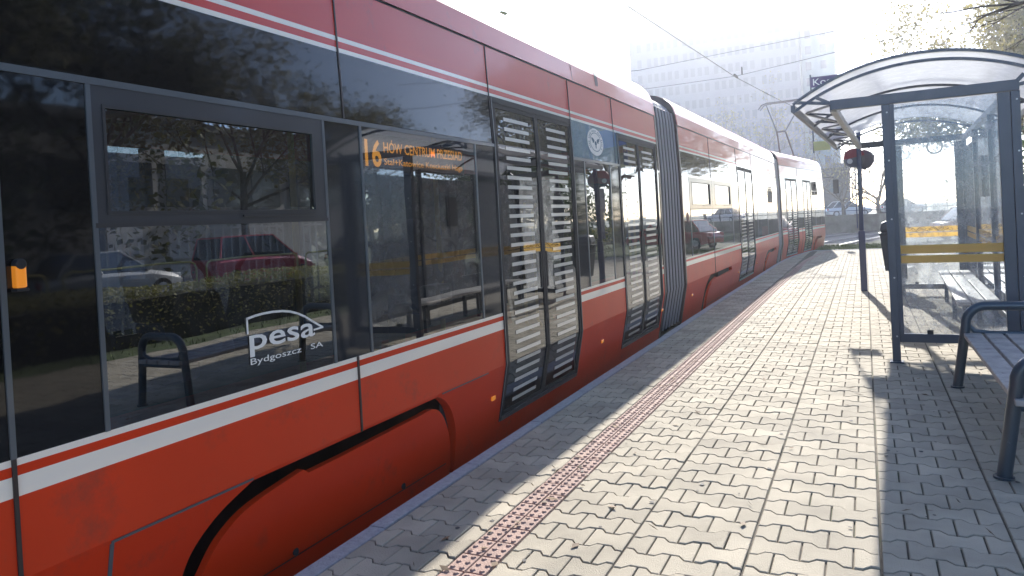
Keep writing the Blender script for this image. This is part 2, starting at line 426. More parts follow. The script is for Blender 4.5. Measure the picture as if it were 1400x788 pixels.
def panel(mb, y0, y1, z0, z1, off=0, th=0, mi=None):
    """sheet following the tram side profile; with th it is a raised strip"""
    zs = zs_between(z0, z1)
    for a, b in zip(zs[:-1], zs[1:]):
        mb.quad((sx(a) + off, y0, a), (sx(a) + off, y1, a), (sx(b) + off, y1, b), (sx(b) + off, y0, b), mi)
    if th:
        for a, b in zip(zs[:-1], zs[1:]):
            for y in (y0, y1):
                mb.quad((sx(a) + off - th, y, a), (sx(a) + off, y, a), (sx(b) + off, y, b), (sx(b) + off - th, y, b), mi)
        for z in (z0, z1):
            mb.quad((sx(z) + off - th, y0, z), (sx(z) + off, y0, z), (sx(z) + off, y1, z), (sx(z) + off - th, y1, z), mi)
def poly_side(mb, pts, off=0, mi=None, th=0):
    vs = [Vector((sx(z) + off, y, z)) for y, z in pts]
    tr = tessellate_polygon([[Vector((y, z, 0)) for y, z in pts]])
    mb.add(vs, [tuple(t) for t in tr], mi)
    if th:
        n = len(pts)
        for i in range(n):
            (ya, za), (yb, zb) = pts[i], pts[(i + 1) % n]
            mb.quad((sx(za) + off - th, ya, za), (sx(za) + off, ya, za), (sx(zb) + off, yb, zb), (sx(zb) + off - th, yb, zb), mi)
def smooth(p, n=5):
    out = []
    for i in range(len(p) - 1):
        p0, p1, p2, p3 = [Vector(p[max(0, min(len(p) - 1, j))]) for j in (i - 1, i, i + 1, i + 2)]
        for k in range(n):
            u = k / n; q = .5 * ((2 * p1) + (p2 - p0) * u + (2 * p0 - 5 * p1 + 4 * p2 - p3) * u * u + (3 * p1 - p0 - 3 * p2 + p3) * u ** 3)
            out.append((q.x, q.y))
    return out + [tuple(p[-1])]
def frame(mb, y0, y1, z0, z1, wd, off, th, mi=None):
    panel(mb, y0, y1, z1 - wd, z1, off, th, mi); panel(mb, y0, y1, z0, z0 + wd, off, th, mi)
    panel(mb, y0, y0 + wd, z0 + wd, z1 - wd, off, th, mi); panel(mb, y1 - wd, y1, z0 + wd, z1 - wd, off, th, mi)

tram = thing('tram', 'long red tram with dark glossy windows and white stripes standing along the platform kerb', 'tram', (0, 0, 0))
ROOF = [z for z, _ in PROF]
def car(y0, y1, T, doors, bogies, joints_top, joints_low):
    """painted shell of one tram section (side facing the platform, roof, far side)"""
    mb = MB(T)
    cuts = []
    a = y0
    for d0, d1 in doors: cuts.append((a, d0)); a = d1
    cuts.append((a, y1))
    for a, b in cuts:                     # bands between the kink and the window line
        panel(mb, a, b, .455, .717, mi=4); panel(mb, a, b, .717, .783, mi=1); panel(mb, a, b, .783, .815, mi=4); panel(mb, a, b, .815, .838, mi=1)
    panel(mb, y0, y1, 2.45, 2.474, mi=1); panel(mb, y0, y1, 2.474, 2.510, mi=0); panel(mb, y0, y1, 2.510, 2.535, mi=1)
    panel(mb, y0, y1, 2.535, 2.822, mi=0)
    panel(mb, y0, y1, 2.834, 3.37, off=.012, mi=0)
    for y in (y0, y1):                    # end of the cowl
        zs = zs_between(2.834, 3.37)
        mb.add([(sx(z) + .012, y, z) for z in zs] + [(TC, y, 2.834)], [tuple(range(len(zs) + 1))], 0)
    # skirt under the kink with arches over the bogies and steps under the doors
    ev = sorted([(b0, 'b', b0, b1) for b0, b1 in bogies] + [(d0, 'd', d0, d1) for d0, d1 in doors])
    def seg(a, b, la, lb):                # la / lb: True if that end is an arch end
        p = [(a, -.16), (b, -.16)]
        if lb: p += smooth([(b, -.16), (b + .02, -.0), (b + .045, .155), (b + .10, .265), (b + .22, .362), (b + .39, .437)])[1:] + [(b + .39, .455)]
        else: p += [(b, .455)]
        if la: p += [(a - .34, .455)] + smooth([(a - .34, .44), (a - .24, .395), (a - .13, .30), (a - .04, .15), (a - .005, -.02), (a, -.16)])[:-1]
        else: p += [(a, .455)]
        poly_side(mb, p, mi=4, th=.06)
    x = y0; la = False
    for _, k, a, b in ev:
        seg(x, a, la, k == 'b'); x = b; la = (k == 'b')
    seg(x, y1, la, False)
    for d0, d1 in doors: poly_side(mb, [(d0, -.16), (d1, -.16), (d1, .015), (d0, .015)], mi=4)
    for b0, b1 in bogies: panel(mb, b0 + .39, b1 - .34, .4375, .455, mi=4)
    # far side, floor, ceiling
    X2 = 2 * TC
    for za, zb, mi in ((-.16, .717, 0), (.717, .838, 1), (2.2, 2.82, 0)):
        mb.quad((X2 - sx(za), y0, za), (X2 - sx(zb), y0, zb), (X2 - sx(zb), y1, zb), (X2 - sx(za), y1, za), mi)
    zs = zs_between(2.82, 3.37)
    for a, b in zip(zs[:-1], zs[1:]):
        mb.quad((X2 - sx(a), y0, a), (X2 - sx(b), y0, b), (X2 - sx(b), y1, b), (X2 - sx(a), y1, a), 0)
    n = int((y1 - y0) / 1.45)
    for k in range(n + 1):
        yy = y0 + (y1 - y0) * k / n
        mb.box(-4.86, -4.80, yy - .09, yy + .09, .838, 2.2, 2)
    x_ = y0 + .02
    for b0, b1 in bogies + [(y1 - .02, y1)]:
        mb.box(-4.82, -2.60, x_, b0, -.02, .03, 2)
        if b1 < y1:
            mb.box(-4.82, -3.14, b0, b1, -.02, .03, 2); mb.box(-3.14, -2.456, b0 - .05, b1 + .05, .462, .50, 5); mb.box(-2.86, -2.84, b0 - .3, b1 + .3, -.3, .461, 5)
        x_ = b1
    mb.box(-4.82, -2.52, y0 + .02, y1 - .02, 2.46, 2.5, 3)
    mb.box(-3.12, -3.0, y0 + .02, y1 - .02, -.30, -.03, 2)        # dark running gear behind the skirt
    mb.box(-4.8, -4.79, y0, y1, 0.03, .84, 2)
    mb.box(-2.56, -2.55, y0, y1, .47, .83, 2) if not doors else None
    mb.build('car_body', [red, white, dark, mat('tram_ceiling', (.35, .35, .36), .6), redlow, mat('wheel_well', (.06, .03, .02), .8, var=.4, vscale=6)], tram)
    # far windows
    g = MB(T); g.quad((-4.83, y0, .84), (-4.83, y1, .84), (-4.83, y1, 2.2), (-4.83, y0, 2.2)); g.build('far_side_glazing', glass('far_glass', (.55, .58, .6), 1.3), tram)
    # seams
    s = MB(T)
    panel(s, y0, y1, 2.821, 2.835, .001)
    for y in joints_top: panel(s, y - .005, y + .005, 2.10, 2.82, .006, .006)
    for y in joints_low: panel(s, y - .007, y + .007, -.14 if y < 2 or y > 20 else .44, .838, .006, .006)
    s.build('panel_seam', mat('dark_seam', (.03, .022, .022), .5), tram)
    for a, b in cuts:
        t = MB(T); panel(t, a, b, 2.07, 2.095, .007, .007); t.build('window_trim', trimm, tram)

def band(y0, y1, T, mt=None, z0=2.095, z1=2.45):
    b = MB(T); panel(b, y0, y1, z0, z1, .001); b.build('upper_panel', mt or blackp, tram)
def pane(y0, y1, T, mt, z0=.838, z1=2.07, name='window_pane'):
    b = MB(T); panel(b, y0, y1, z0, z1, .0); return b.build(name, mt, tram)
def vtrim(ys, T, z0=.838, z1=2.07, wd=.018):
    for y in ys:
        b = MB(T); panel(b, y - wd / 2, y + wd / 2, z0, z1, .006, .006); b.build('window_trim', trimm, tram)
def top_window(y0, y1, T, inner):
    """window with a hinged upper light in a grey frame"""
    f = MB(T); a, b, c, d = inner
    panel(f, y0, y1, d, 2.07, .004, .02); panel(f, y0, y1, 1.575, c, .004, .02); panel(f, y0, a, c, d, .004, .02); panel(f, b, y1, c, d, .004, .02)
    fo = f.build('window_frame', framem, tram)
    l = MB(T); frame(l, a - .004, b + .004, c - .004, d + .004, .012, .007, .01); panel(l, y0, y1, 1.560, 1.577, .008, .01)
    panel(l, y0 + (y1 - y0) * .55, y1 - .1, c - .022, c - .012, .012, .008)
    l.build('seal', mat('seal_black', (.03, .03, .033), .4), fo)
    p = MB(T); panel(p, a, b, c, d, -.012); p.build('pane', tglass, fo)
    p = MB(T); panel(p, y0, y1, .838, 1.56, .0); p.build('window_pane', tglass, tram)

def lamp(y, z, T, sy=.028, sz=.016):
    b = MB(T); x = sx(z)
    b.box(x - .004, x + .012, y - sy, y + sy, z - sz, z + sz); b.build('side_lamp', orange, tram, bevel=.004)
def door(d0, d1, T, stripes):
    """double-leaf glass door, bent inwards below the kink like the body"""
    fr = MB(T); panel(fr, d0, d0 + .03, .02, 2.45, .008, .03); panel(fr, d1 - .03, d1, .02, 2.45, .008, .03); panel(fr, d0, d1, 2.405, 2.45, .008, .03)
    fo = fr.build('door_frame', dark, tram)
    s = MB(T); panel(s, d0 + .03, d1 - .03, .02, .052, .012, .03); s.build('door_sill', alu, fo)
    for q in (d0 + .001, d1 - .010):
        s = MB(T); panel(s, q, q + .009, .02, 2.44, .011, .004); s.build('edge_strip', trimm, fo)
    mid = (d0 + d1) / 2
    for i, (a, b) in enumerate(((d0 + .032, mid - .004), (mid + .004, d1 - .032))):
        lf = MB(T); frame(lf, a, b, .056, 2.403, .030, .004, .03); lo = lf.build('door_leaf', dark, tram)
        g = MB(T); panel(g, a + .030, b - .030, .086, 2.373, -.004); g.build('glass', dglass, lo)
        st = MB(T); wdt = b - a; sa, sb = a + wdt * stripes[i][0], a + wdt * stripes[i][1]
        z = .125
        while z < 2.35:
            if not (z < .455 < z + .028): panel(st, sa, sb, z, z + .028, .0)
            z += .0745
        st.build('stripe_markings', stripem, lo)
        h = MB(T); yy = a + wdt * (.93 if i == 0 else .07); h.box(sx(1.1) - .02, sx(1.1) + .004, yy - .012, yy + .012, .95, 1.25); h.build('rubber_edge', dark, lo)
        # grab rail inside
        h = MB(T); yh = a + wdt * .84 if i == 0 else a + wdt * .12
        h.tube([(-2.54, yh, .6), (-2.58, yh, .66), (-2.58, yh, 1.6), (-2.54, yh, 1.66)], .014, 8); h.build('grab_rail', mat('rail_yellow', (.55, .40, .05), .4), lo)
def bogie_cover(b0, b1, T, off=0):
    """red cover between the arch ends, hanging below the floor"""
    o = MB(T); L = b1 - b0
    pts = smooth([(b0 + .16, -.22), (b0 + .12, .02), (b0 + .17, .15), (b0 + .25, .25), (b0 + .40, .325), (b0 + .72, .376)]) + [ (b0 + .76, .348), (b0 + L * .45, .350), (b1 - .50, .368)] + smooth([(b1 - .46, .372), (b1 - .37, .37), (b1 - .28, .33), (b1 - .19, .24), (b1 - .10, .09), (b1 - .05, -.10)]) + [(b1 - .06, -.17), (b1 - .5, -.22)]
    poly_side(o, pts, off, th=.04)
    c = o.build('bogie_cover', redlow, tram, bevel=.012)
    d = MB(T); panel(d, b0 + .22, b1 - .12, -.06, -.052, off + .0015); d.build('cover_crease', mat('dark_seam', (.03, .022, .022)), c)
    d = MB(T)
    for yy in (b0 + .72, b1 - .62):
        d = MB(T); d.disc((sx(-.03) + .002, yy, -.03), (1, 0, .2), .018, .008, 16); d.build('cover_bolt', dark, c)
def wheels(b0, b1, T):
    m_ = (b0 + b1) / 2
    for yy in (m_ - .75, m_ + .75):
        o = MB(T); o.disc((-2.98, yy, -.02), (1, 0, 0), .28, .13, 28); w_ = o.build('wheel', mat('wheel_steel', (.10, .09, .085), .6, metal=.6), tram)
        o = MB(T); o.disc((-2.90, yy, -.02), (1, 0, 0), .12, .06, 20); o.build('wheel_hub', dark, w_)
def bellows(ya, yb, Ta, Tb, nf=7):
    zs = [(-.10)] + [z for z, _ in PROF[1:]]
    def ring(f, ins):
        r_ = []
        for sgn, zl in ((0, zs), (1, zs[::-1])):
            for z in zl:
                zz = z - ins * .6 - .09 if z > 3 else z
                x = sx(z) - ins - .02
                if sgn: x = 2 * TC - x
                P0 = Ta @ Vector((x, ya, zz)); P1 = Tb @ Vector((x, yb, zz)); r_.append(P0.lerp(P1, f))
        return r_
    o = MB()
    for k in range(nf):
        f0 = k / nf; d_ = 1 / nf
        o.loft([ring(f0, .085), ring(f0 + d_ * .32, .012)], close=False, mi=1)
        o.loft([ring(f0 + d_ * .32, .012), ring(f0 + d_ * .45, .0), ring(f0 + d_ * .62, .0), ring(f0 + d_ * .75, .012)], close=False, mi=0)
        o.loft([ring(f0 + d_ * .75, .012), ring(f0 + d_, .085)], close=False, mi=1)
    o.build('bellows', [mat('bellows_rubber', (.26, .26, .29), .5, spec=.5), mat('bellows_fold_shade', (.05, .05, .055), .7)], tram)  # fold sides darker than the ribs: crease shade put into the colour
def end_ring(y, T, ext=.03):
    o = MB(T)
    zs = zs_between(-.16, 3.36)
    for a, b in zip(zs[:-1], zs[1:]):
        o.quad((sx(a) + .005, y - ext, a), (sx(a) + .005, y + ext, a), (sx(b) + .005, y + ext, b + .004), (sx(b) + .005, y - ext, b + .004))
        o.quad((sx(a) - .18, y - ext, a), (sx(a) + .005, y - ext, a), (sx(b) + .005, y - ext, b), (sx(b) - .18, y - ext, b))
        o.quad((sx(a) - .18, y + ext, a), (sx(a) + .005, y + ext, a), (sx(b) + .005, y + ext, b), (sx(b) - .18, y + ext, b))
    o.build('end_frame', mat('end_frame_dark', (.04, .02, .02), .4), tram)

# --- section 1, nearest
car(-5.0, 9.72, T1, [(4.86, 6.50), (7.93, 9.58)], [(1.97, 4.23)], (1.38, 3.12, 4.845, 6.51, 7.83), (1.38, 3.125))
band(-5, 4.855, T1); band(6.512, 7.92, T1, bluep); band(9.59, 9.72, T1)
# dark rail over the doors hides the top of their glass
pane(-5, 1.695, T1, blackp, name='dark_panel')
top_window(1.70, 2.945, T1, (1.753, 2.867, 1.611, 2.0))
pane(2.95, 3.25, T1, greyp, name='pillar_panel'); pane(3.255, 4.56, T1, tglass); pane(4.56, 4.855, T1, greyp, name='pillar_panel')
door(4.86, 6.50, T1, ((.22, .80), (.27, .84)))
pane(6.505, 6.80, T1, greyp, name='pillar_panel'); pane(6.80, 7.60, T1, tglass); pane(7.60, 7.925, T1, greyp, name='pillar_panel')
door(7.93, 9.58, T1, ((.26, .83), (.22, .80)))
pane(9.585, 9.72, T1, greyp, name='pillar_panel')
vtrim((1.38, 1.70, 2.948, 3.253, 4.56, 6.80, 7.60), T1)
bogie_cover(1.97, 4.23, T1); wheels(1.97, 4.23, T1)
for y in (4.71, 7.176, 9.66): lamp(y, .235, T1)
f = MB(T1)      # service flap outlines beside the arch
panel(f, 1.69, 2.36, .440, .450, .004, .004); panel(f, 1.685, 1.70, -.15, .440, .004, .004)
f.build('service_flap_seam', trimm, tram)
f = MB(T1); panel(f, 3.95, 4.58, .442, .450, .004, .004); f.build('service_flap_seam', trimm, tram)
s = MB(T1)      # round-topped orange side marker on the dark panel
s.box(-2.456, -2.425, 1.408, 1.442, 1.375, 1.450); so_ = s.build('side_marker', orange, tram, bevel=.006)
s = MB(T1); s.disc((-2.438, 1.425, 1.452), (1, 0, 0), .0172, .030, 16); s.build('marker_cap', dark, so_, bevel=.003)
s = MB(T1); s.box(-2.456, -2.422, 1.405, 1.445, 1.364, 1.3745); s.build('marker_base', dark, so_, bevel=.003)
# emblem on the teal panel
e = MB(T1)
ec = Vector((0, 7.19, 2.285)); rr = .14; ES = 1.75
ring = [(ec.y + ES * rr * math.cos(2 * PI * k / 40), ec.z + rr * math.sin(2 * PI * k / 40)) for k in range(40)]
poly_side(e, ring, .003); eo = e.build('emblem', sticker, tram)
e = MB(T1)
def ringband(r0, r1, off):
    for k in range(40):
        a0, a1 = 2 * PI * k / 40, 2 * PI * (k + 1) / 40
        q = [(ec.y + ES * 1.2 * r * math.cos(a), ec.z + 1.2 * r * math.sin(a)) for r, a in ((r0, a0), (r1, a0), (r1, a1), (r0, a1))]
        e.add([(sx(z) + off, y, z) for y, z in q], [(0, 1, 2, 3)])
ringband(.076, .081, .0045)
def eq(pts): poly_side(e, [(ec.y + ES * 1.2 * a, ec.z + 1.2 * b) for a, b in pts], .0045)
for s_ in (1, -1):               # a pair of wings around a small wheel
    eq([(s_ * .016, .016), (s_ * .040, .034), (s_ * .068, .030), (s_ * .050, .018), (s_ * .060, .012), (s_ * .042, .004), (s_ * .046, -.008), (s_ * .022, -.008)])
eq([(.016 * math.cos(k * PI / 8), -.012 + .020 * math.sin(k * PI / 8)) for k in range(16)])
eq([(-.010, -.034), (.010, -.034), (.004, -.056), (-.004, -.056)])
for k in range(26):              # the lettering round the rim is too small to read: short ticks
    a = PI * (1.18 - 1.36 * k / 25)
    c_, s_ = math.cos(a), math.sin(a); t_ = .0035
    if k % 5 != 4: eq([(c_ * .088 + s_ * t_, s_ * .088 - c_ * t_), (c_ * .103 + s_ * t_, s_ * .103 - c_ * t_), (c_ * .103 - s_ * t_, s_ * .103 + c_ * t_), (c_ * .088 - s_ * t_, s_ * .088 + c_ * t_)])
e.build('emblem_marks', mat('emblem_ink', (.02, .09, .14), .5), eo)
# maker's lettering on the low pane
lg = MB(T1); X = -2.449
arc = [(2.372, 1.078), (2.372, 1.143), (2.42, 1.150), (2.47, 1.1535), (2.53, 1.1535), (2.59, 1.149), (2.64, 1.140), (2.69, 1.124), (2.74, 1.102), (2.79, 1.072), (2.86, 1.034)]
def ribbon(mb, pts, wd, x):
    for (a, b), (c, d) in zip(pts[:-1], pts[1:]):
        n_ = Vector((b - d, c - a)).normalized() * wd / 2
        e0 = Vector((c - a, d - b)).normalized() * wd * .25
        mb.add([(x, a + n_.x - e0.x, b + n_.y - e0.y), (x, a - n_.x - e0.x, b - n_.y - e0.y), (x, c - n_.x + e0.x, d - n_.y + e0.y), (x, c + n_.x + e0.x, d + n_.y + e0.y)], [(0, 1, 2, 3)])
ribbon(lg, arc, .0105, X + .001); ribbon(lg, [(2.862, 1.034), (2.795, 1.030)], .009, X + .0014)
lo_ = lg.build('lettering', sticker, tram)
textobj('lettering_name', 'pesa', None, lo_, (X + .002, 2.378, 2.80, .972, 1.068), sticker, bold=.012)
textobj('lettering_town', 'Bydgoszcz', None, lo_, (X + .002, 2.378, 2.70, .930, .966), sticker, bold=.008)
textobj('lettering_suffix', 'SA', None, lo_, (X + .002, 2.765, 2.855, .939, .966), sticker, bold=.008)
# destination display behind the glass
d = MB(T1); d.box(-2.60, -2.515, 3.30, 4.50, 1.84, 2.055); do = d.build('destination_display', mat('display_black', (.008, .008, .008), .4), tram)
textobj('route_number', '16', None, do, (-2.510, 3.365, 3.52, 1.862, 2.02), led, bold=.02)
textobj('route_text', 'HÓW CENTRUM PRZESIAD', None, do, (-2.510, 3.545, 4.47, 1.950, 2.028), led, bold=.012)
textobj('route_text_small', 'Stal+Katowice Kosciuszki Haga', None, do, (-2.510, 3.545, 4.47, 1.868, 1.918), led, bold=.006)
# yellow ticket machine, validator and seats inside
def seat_part(y, T=T1, x=-2.95, face=1):
    o = MB(T); s = face
    o.loft([[(x - .2, y - s * .02, .95), (x + .2, y - s * .02, .95), (x + .2, y + s * .05, .95), (x - .2, y + s * .05, .95)],
            [(x - .2, y - s * .10, 1.26), (x + .2, y - s * .10, 1.26), (x + .2, y - s * .04, 1.26), (x - .2, y - s * .04, 1.26)]], cap=True)
    se = o.build('seat_back', mat('seat_shell', (.035, .035, .045), .5), tram, bevel=.02)
    o = MB(T); o.box(x - .21, x + .21, y + (0 if s > 0 else -.42), y + (.42 if s > 0 else 0), .87, .95); o.build('seat_cushion', mat('seat_fabric', (.03, .05, .12), .9, var=.4, vscale=60), se, bevel=.02)
    o = MB(T); yy = y - s * .08
    o.tube([(x - .19, yy, 1.22), (x - .19, yy - s * .02, 1.34), (x - .13, yy - s * .02, 1.40), (x + .13, yy - s * .02, 1.40), (x + .19, yy - s * .02, 1.34), (x + .19, yy, 1.22)], .016, 8)
    o.build('seat_handle', dark, se)
for y in (1.95, 2.55): seat_part(y); seat_part(y, x=-4.35)
seat_part(2.9, face=-1)
for y in (3.4,): seat_part(y, x=-4.35)
for y in (11.9, 12.8, 13.6, 14.5, 19.9, 20.8): seat_part(y, T2)
vl = MB(T1); vl.box(-2.80, -2.66, 4.28, 4.50, .86, 1.10); vo = vl.build('ticket_validator', mat('validator_grey', (.22, .23, .22), .4), tram, bevel=.015)
vl = MB(T1); vl.box(-2.658, -2.65, 4.33, 4.45, .98, 1.06); vl.build('validator_screen', mat('validator_screen', (.03, .07, .06), .1), vo)
for yy in (3.15, 4.66, 6.60):
  pl = MB(T1); pl.tube([(-2.85, yy, .52), (-2.85, yy, 2.45)], .018, 10)
  pl.build('grab_pole', mat('rail_yellow', (.55, .40, .05), .4), tram)
# strip on the roof cowl, slot vent and roof rail
v = MB(T1)
panel(v, 6.64, 6.65, 2.84, 3.3, .014); v.build('panel_seam', mat('dark_seam', (.03, .022, .022)), tram)
v = MB(T1); poly_side(v, [(7.33, 2.89), (7.41, 2.89), (7.43, 2.93), (7.43, 3.0), (7.40, 3.035), (7.35, 3.035), (7.33, 3.0)], .015); v.build('roof_vent', mat('vent_dark_red', (.10, .015, .012), .5), tram)
rl = MB(T1)
for a, b in ((5.3, 6.9), (6.95, 7.75)):
    rl.box(-2.90, -2.875, a, b, 3.375, 3.392)
    for q in (a + .1, b - .1): rl.box(-2.895, -2.88, q - .02, q + .02, 3.33, 3.38)
rl.build('roof_rail', dark, tram)
end_ring(9.72, T1)
# --- section 2
bellows(9.75, 10.98, T1, T2)
B0, B1 = 11.0, 22.6
car(B0, B1, T2, [(16.0, 18.0)], [(12.4, 15.1), (19.8, 22.2)], (13.2, 15.95, 18.05), (13.2,))
band(B0, 15.99, T2); band(18.01, B1, T2); end_ring(B0, T2); end_ring(B1, T2, .04)
pane(B0, 11.5, T2, greyp, name='pillar_panel'); top_window(11.5, 13.2, T2, (11.66, 13.05, 1.64, 2.0)); top_window(13.25, 15.2, T2, (13.5, 15.0, 1.64, 2.0))
pane(15.2, 15.98, T2, greyp, name='pillar_panel'); door(16.0, 18.0, T2, ((.2, .8), (.2, .8)))
pane(18.02, 18.6, T2, greyp, name='pillar_panel'); pane(18.6, 20.4, T2, tglass); pane(20.4, B1, T2, greyp, name='pillar_panel')
vtrim((11.5, 13.22, 15.2, 18.6, 20.4), T2)
sl = MB(T2); panel(sl, 20.6, 21.5, 1.68, 2.0, .006); sl.build('vent_slit', dark, tram)
sl = MB(T2); poly_side(sl, [(11.28 + .075 * math.cos(k * PI / 8), 1.45 + .075 * math.sin(k * PI / 8)) for k in range(16)], .004); sl.build('round_sticker', mat('dark_red_sticker', (.12, .01, .02)), tram)
for y in (11.5, 15.8, 18.4): lamp(y, .235, T2)
bogie_cover(12.4, 15.1, T2, .04); wheels(12.4, 15.1, T2); bogie_cover(19.8, 22.2, T2, .04); wheels(19.8, 22.2, T2)
u = MB(T2)
for a, b in ((12.0, 15.0), (17.0, 20.0)):
    u.box(-4.5, -2.98, a, b, 3.34, 3.44)
u.build('roof_equipment_box', mat('roof_box_grey', (.5, .5, .5), .5), tram, bevel=.03)
# --- section 3 with the cab
bellows(B1 + .03, 23.55, T2, T3, 7)
C0, C1 = 23.6, 30.6
car(C0, C1, T3, [(24.3, 25.9), (26.9, 28.2)], [(28.6, 30.3)], (26.1,), (26.5,))
band(C0, 24.29, T3); band(25.91, 26.89, T3); band(28.21, C1, T3); end_ring(C0, T3)
pane(C0, 24.28, T3, greyp, name='pillar_panel'); door(24.3, 25.9, T3, ((.2, .8), (.2, .8))); pane(25.92, 26.88, T3, tglass)
door(26.9, 28.2, T3, ((.2, .8), (.2, .8))); pane(28.2, 28.9, T3, greyp, name='pillar_panel'); pane(28.9, 30.0, T3, tglass); pane(30.0, C1, T3, greyp, name='pillar_panel')
vtrim((26.88, 28.9, 30.0), T3)
bogie_cover(28.6, 30.3, T3, .04); wheels(28.6, 30.3, T3)
cb = MB(T3)              # rounded, sloping cab nose
rings = []
for k in range(7):
    f = k / 6; y = C1 + 1.1 * f; inset = .55 * f ** 2.2; ring = []
    zs = [-.16, .455, .838, 2.07, 2.45, 2.82, 3.1, 3.25, 3.33, 3.37]
    for z in zs: ring.append((sx(z) - inset, y - (max(0, z - .9) * .28) * f, z - (.10 * f * f if z > 3 else 0)))
    for z in zs[::-1]: ring.append((2 * TC - sx(z) + inset, y - (max(0, z - .9) * .28) * f, z - (.10 * f * f if z > 3 else 0)))
    rings.append(ring)
cb.loft(rings, close=False); n = len(rings[-1]); cb.add(rings[-1], [tuple(range(n))])
cb.mi = [0] * len(cb.mi)
cf = cb.build('cab', [red, blackp, white], tram, smooth=False)
for pgn in cf.data.polygons:
    z = pgn.center.z
    pgn.material_index = 1 if .84 < z < 2.4 else 0
ml = MB(T3)
ml.bar((-2.45, C1 + .1, 2.62), (-2.12, C1 + .45, 2.62), .03, .03); ml.box(-2.16, -1.96, C1 + .40, C1 + .52, 1.98, 2.52)
ml.build('wing_mirror', dark, tram, bevel=.02)
pg = MB(T3)              # pantograph
px, py, pz = TC + .15, 29.2, 3.40
for dx in (-.45, .45):
    pg.bar((px + dx, py - .6, pz), (px + dx, py + .6, pz), .06, .06)
pg.bar((px - .45, py - .6, pz), (px + .45, py - .6, pz), .06, .06); pg.bar((px - .45, py + .6, pz), (px + .45, py + .6, pz), .06, .06)
for dx in (-.3, .3):
    pg.tube([(px + dx * .8, py + .5, pz + .05), (px + dx * .5, py - .35, 4.35)], .03, 6)
    pg.tube([(px + dx * .5, py - .35, 4.35), (px + dx * 2.2, py + .35, 5.5)], .022, 6)
pg.tube([(px - .16, py - .35, 4.35), (px + .16, py - .35, 4.35)], .035, 6)
for dy in (-.16, .16):
    pg.tube([(px - .92, py + .35 + dy, 5.32), (px - .78, py + .35 + dy, 5.48), (px - .6, py + .35 + dy, 5.53), (px + .6, py + .35 + dy, 5.53), (px + .78, py + .35 + dy, 5.48), (px + .92, py + .35 + dy, 5.32)], .02, 6)
pg.build('pantograph', mat('pantograph_steel', (.10, .10, .12), .5, metal=.5), tram)

# ---------------------------------------------------------------- shelter
SHT = Matrix.Translation((.5, 7.78, 0)) @ Matrix.Rotation(math.radians(-2.1), 4, 'Z') @ Matrix.Translation((-.5, -7.78, 0))
sh = thing('tram_shelter', 'arched steel and glass waiting shelter with clear curved roof and yellow strips on its glass', 'shelter', (.5, 10.6, 0))
Y0, Y1 = 7.78, 13.45
AY = (Y0, 9.67, 11.56, Y1)
def hz(v):
    return v
o = MB(SHT)
def post(x, y, z0=0, z1=2.44, wd=.07, dp=.07): o.box(x - wd / 2, x + wd / 2, y - dp / 2, y + dp / 2, z0, z1)
posts = [(.215, Y0 - .02), (1.225, Y0 - .02), (.30, Y1), (1.225, Y1), (1.225, 9.67), (1.225, 11.56)]
for x, y in posts:
    o = MB(SHT); post(x, y, 0, 2.425)
    if y < Y0 + .1 or y > Y1 - .1: o.box(x - .03 + (.06 if x < 1 else -.10), x + (.07 if x < 1 else -.035), y - .02, y + .03, .27, 2.424)
    o.box(x - .06, x + .06, y - .06, y + .06, 0, .012)
    p_ = o.build('post', steel, sh, bevel=.004)
    o = MB(SHT)
    for z in (.25, .8, 1.35, 1.9, 2.35):
        o.tube([(x + .01, y - .035, z), (x + .01, y - .041, z)], .008, 8)
    o.build('bolt', galv, p_)
for y in (Y0, Y1):
    o = MB(SHT); o.box(-.26, 1.26, y - .035, y + .035, 2.43, 2.525); o.build('cross_beam', steel, sh, bevel=.004)
    z0 = .19 if y == Y0 else .10
    o = MB(SHT); o.box(.25, 1.19, y - .02, y + .02, z0, z0 + .08); o.build('bottom_rail', steel, sh, bevel=.003)
    o = MB(SHT); o.box(.285, 1.16, y - .004, y + .004, z0 + .085, 2.42); g_ = o.build('glass_panel', sglass, sh)
    o = MB(SHT)
    for za, zb in ((1.020, 1.098), (.932, 1.002)): o.box(.287, 1.158, y - .006, y - .0045, za, zb)
    o.build('yellow_strip', yelsoft, g_)
    o = MB(SHT)
    for xx in (.5, .95): o.box(xx - .025, xx + .025, y - .02, y + .02, z0 + .08, z0 + .115)
    o.build('glass_clamp', dark, sh)
    if y == Y1:         # scrawl on the far pane
        o = MB(SHT); rnd = random.Random(3); pts = []
        for k in range(70):
            t = k / 69
            pts.append((.40 + t * .62 + .05 * math.sin(k * .9), y - .008, 1.06 + .028 * math.sin(k * 1.25) + .012 * math.sin(k * .37)))
        o.tube(pts, .0035, 4); o.build('scribble', dark, g_)
for a, b in zip(AY[:-1], AY[1:]):      # glazed back wall facing the street
    o = MB(SHT); o.box(1.221, 1.229, a + .04, b - .04, .30, 2.3); g_ = o.build('glass_panel', sglass, sh)
    o = MB(SHT)
    for za, zb in ((1.020, 1.098), (.932, 1.002)): o.box(1.2195, 1.2205, a + .042, b - .042, za, zb)
    o.build('yellow_strip', yelsoft, g_)
    o = MB(SHT); o.box(1.205, 1.245, a + .036, b - .036, .24, .30); o.build('bottom_rail', steel, sh)
for x in (-.24, 1.225):
    o = MB(SHT); o.box(x - .03, x + .03, Y0 + .036, Y1 - .036, 2.42, 2.49); o.build('long_beam', mat('beam_light_grey', (.30, .33, .38), .4, var=.2), sh, bevel=.004)
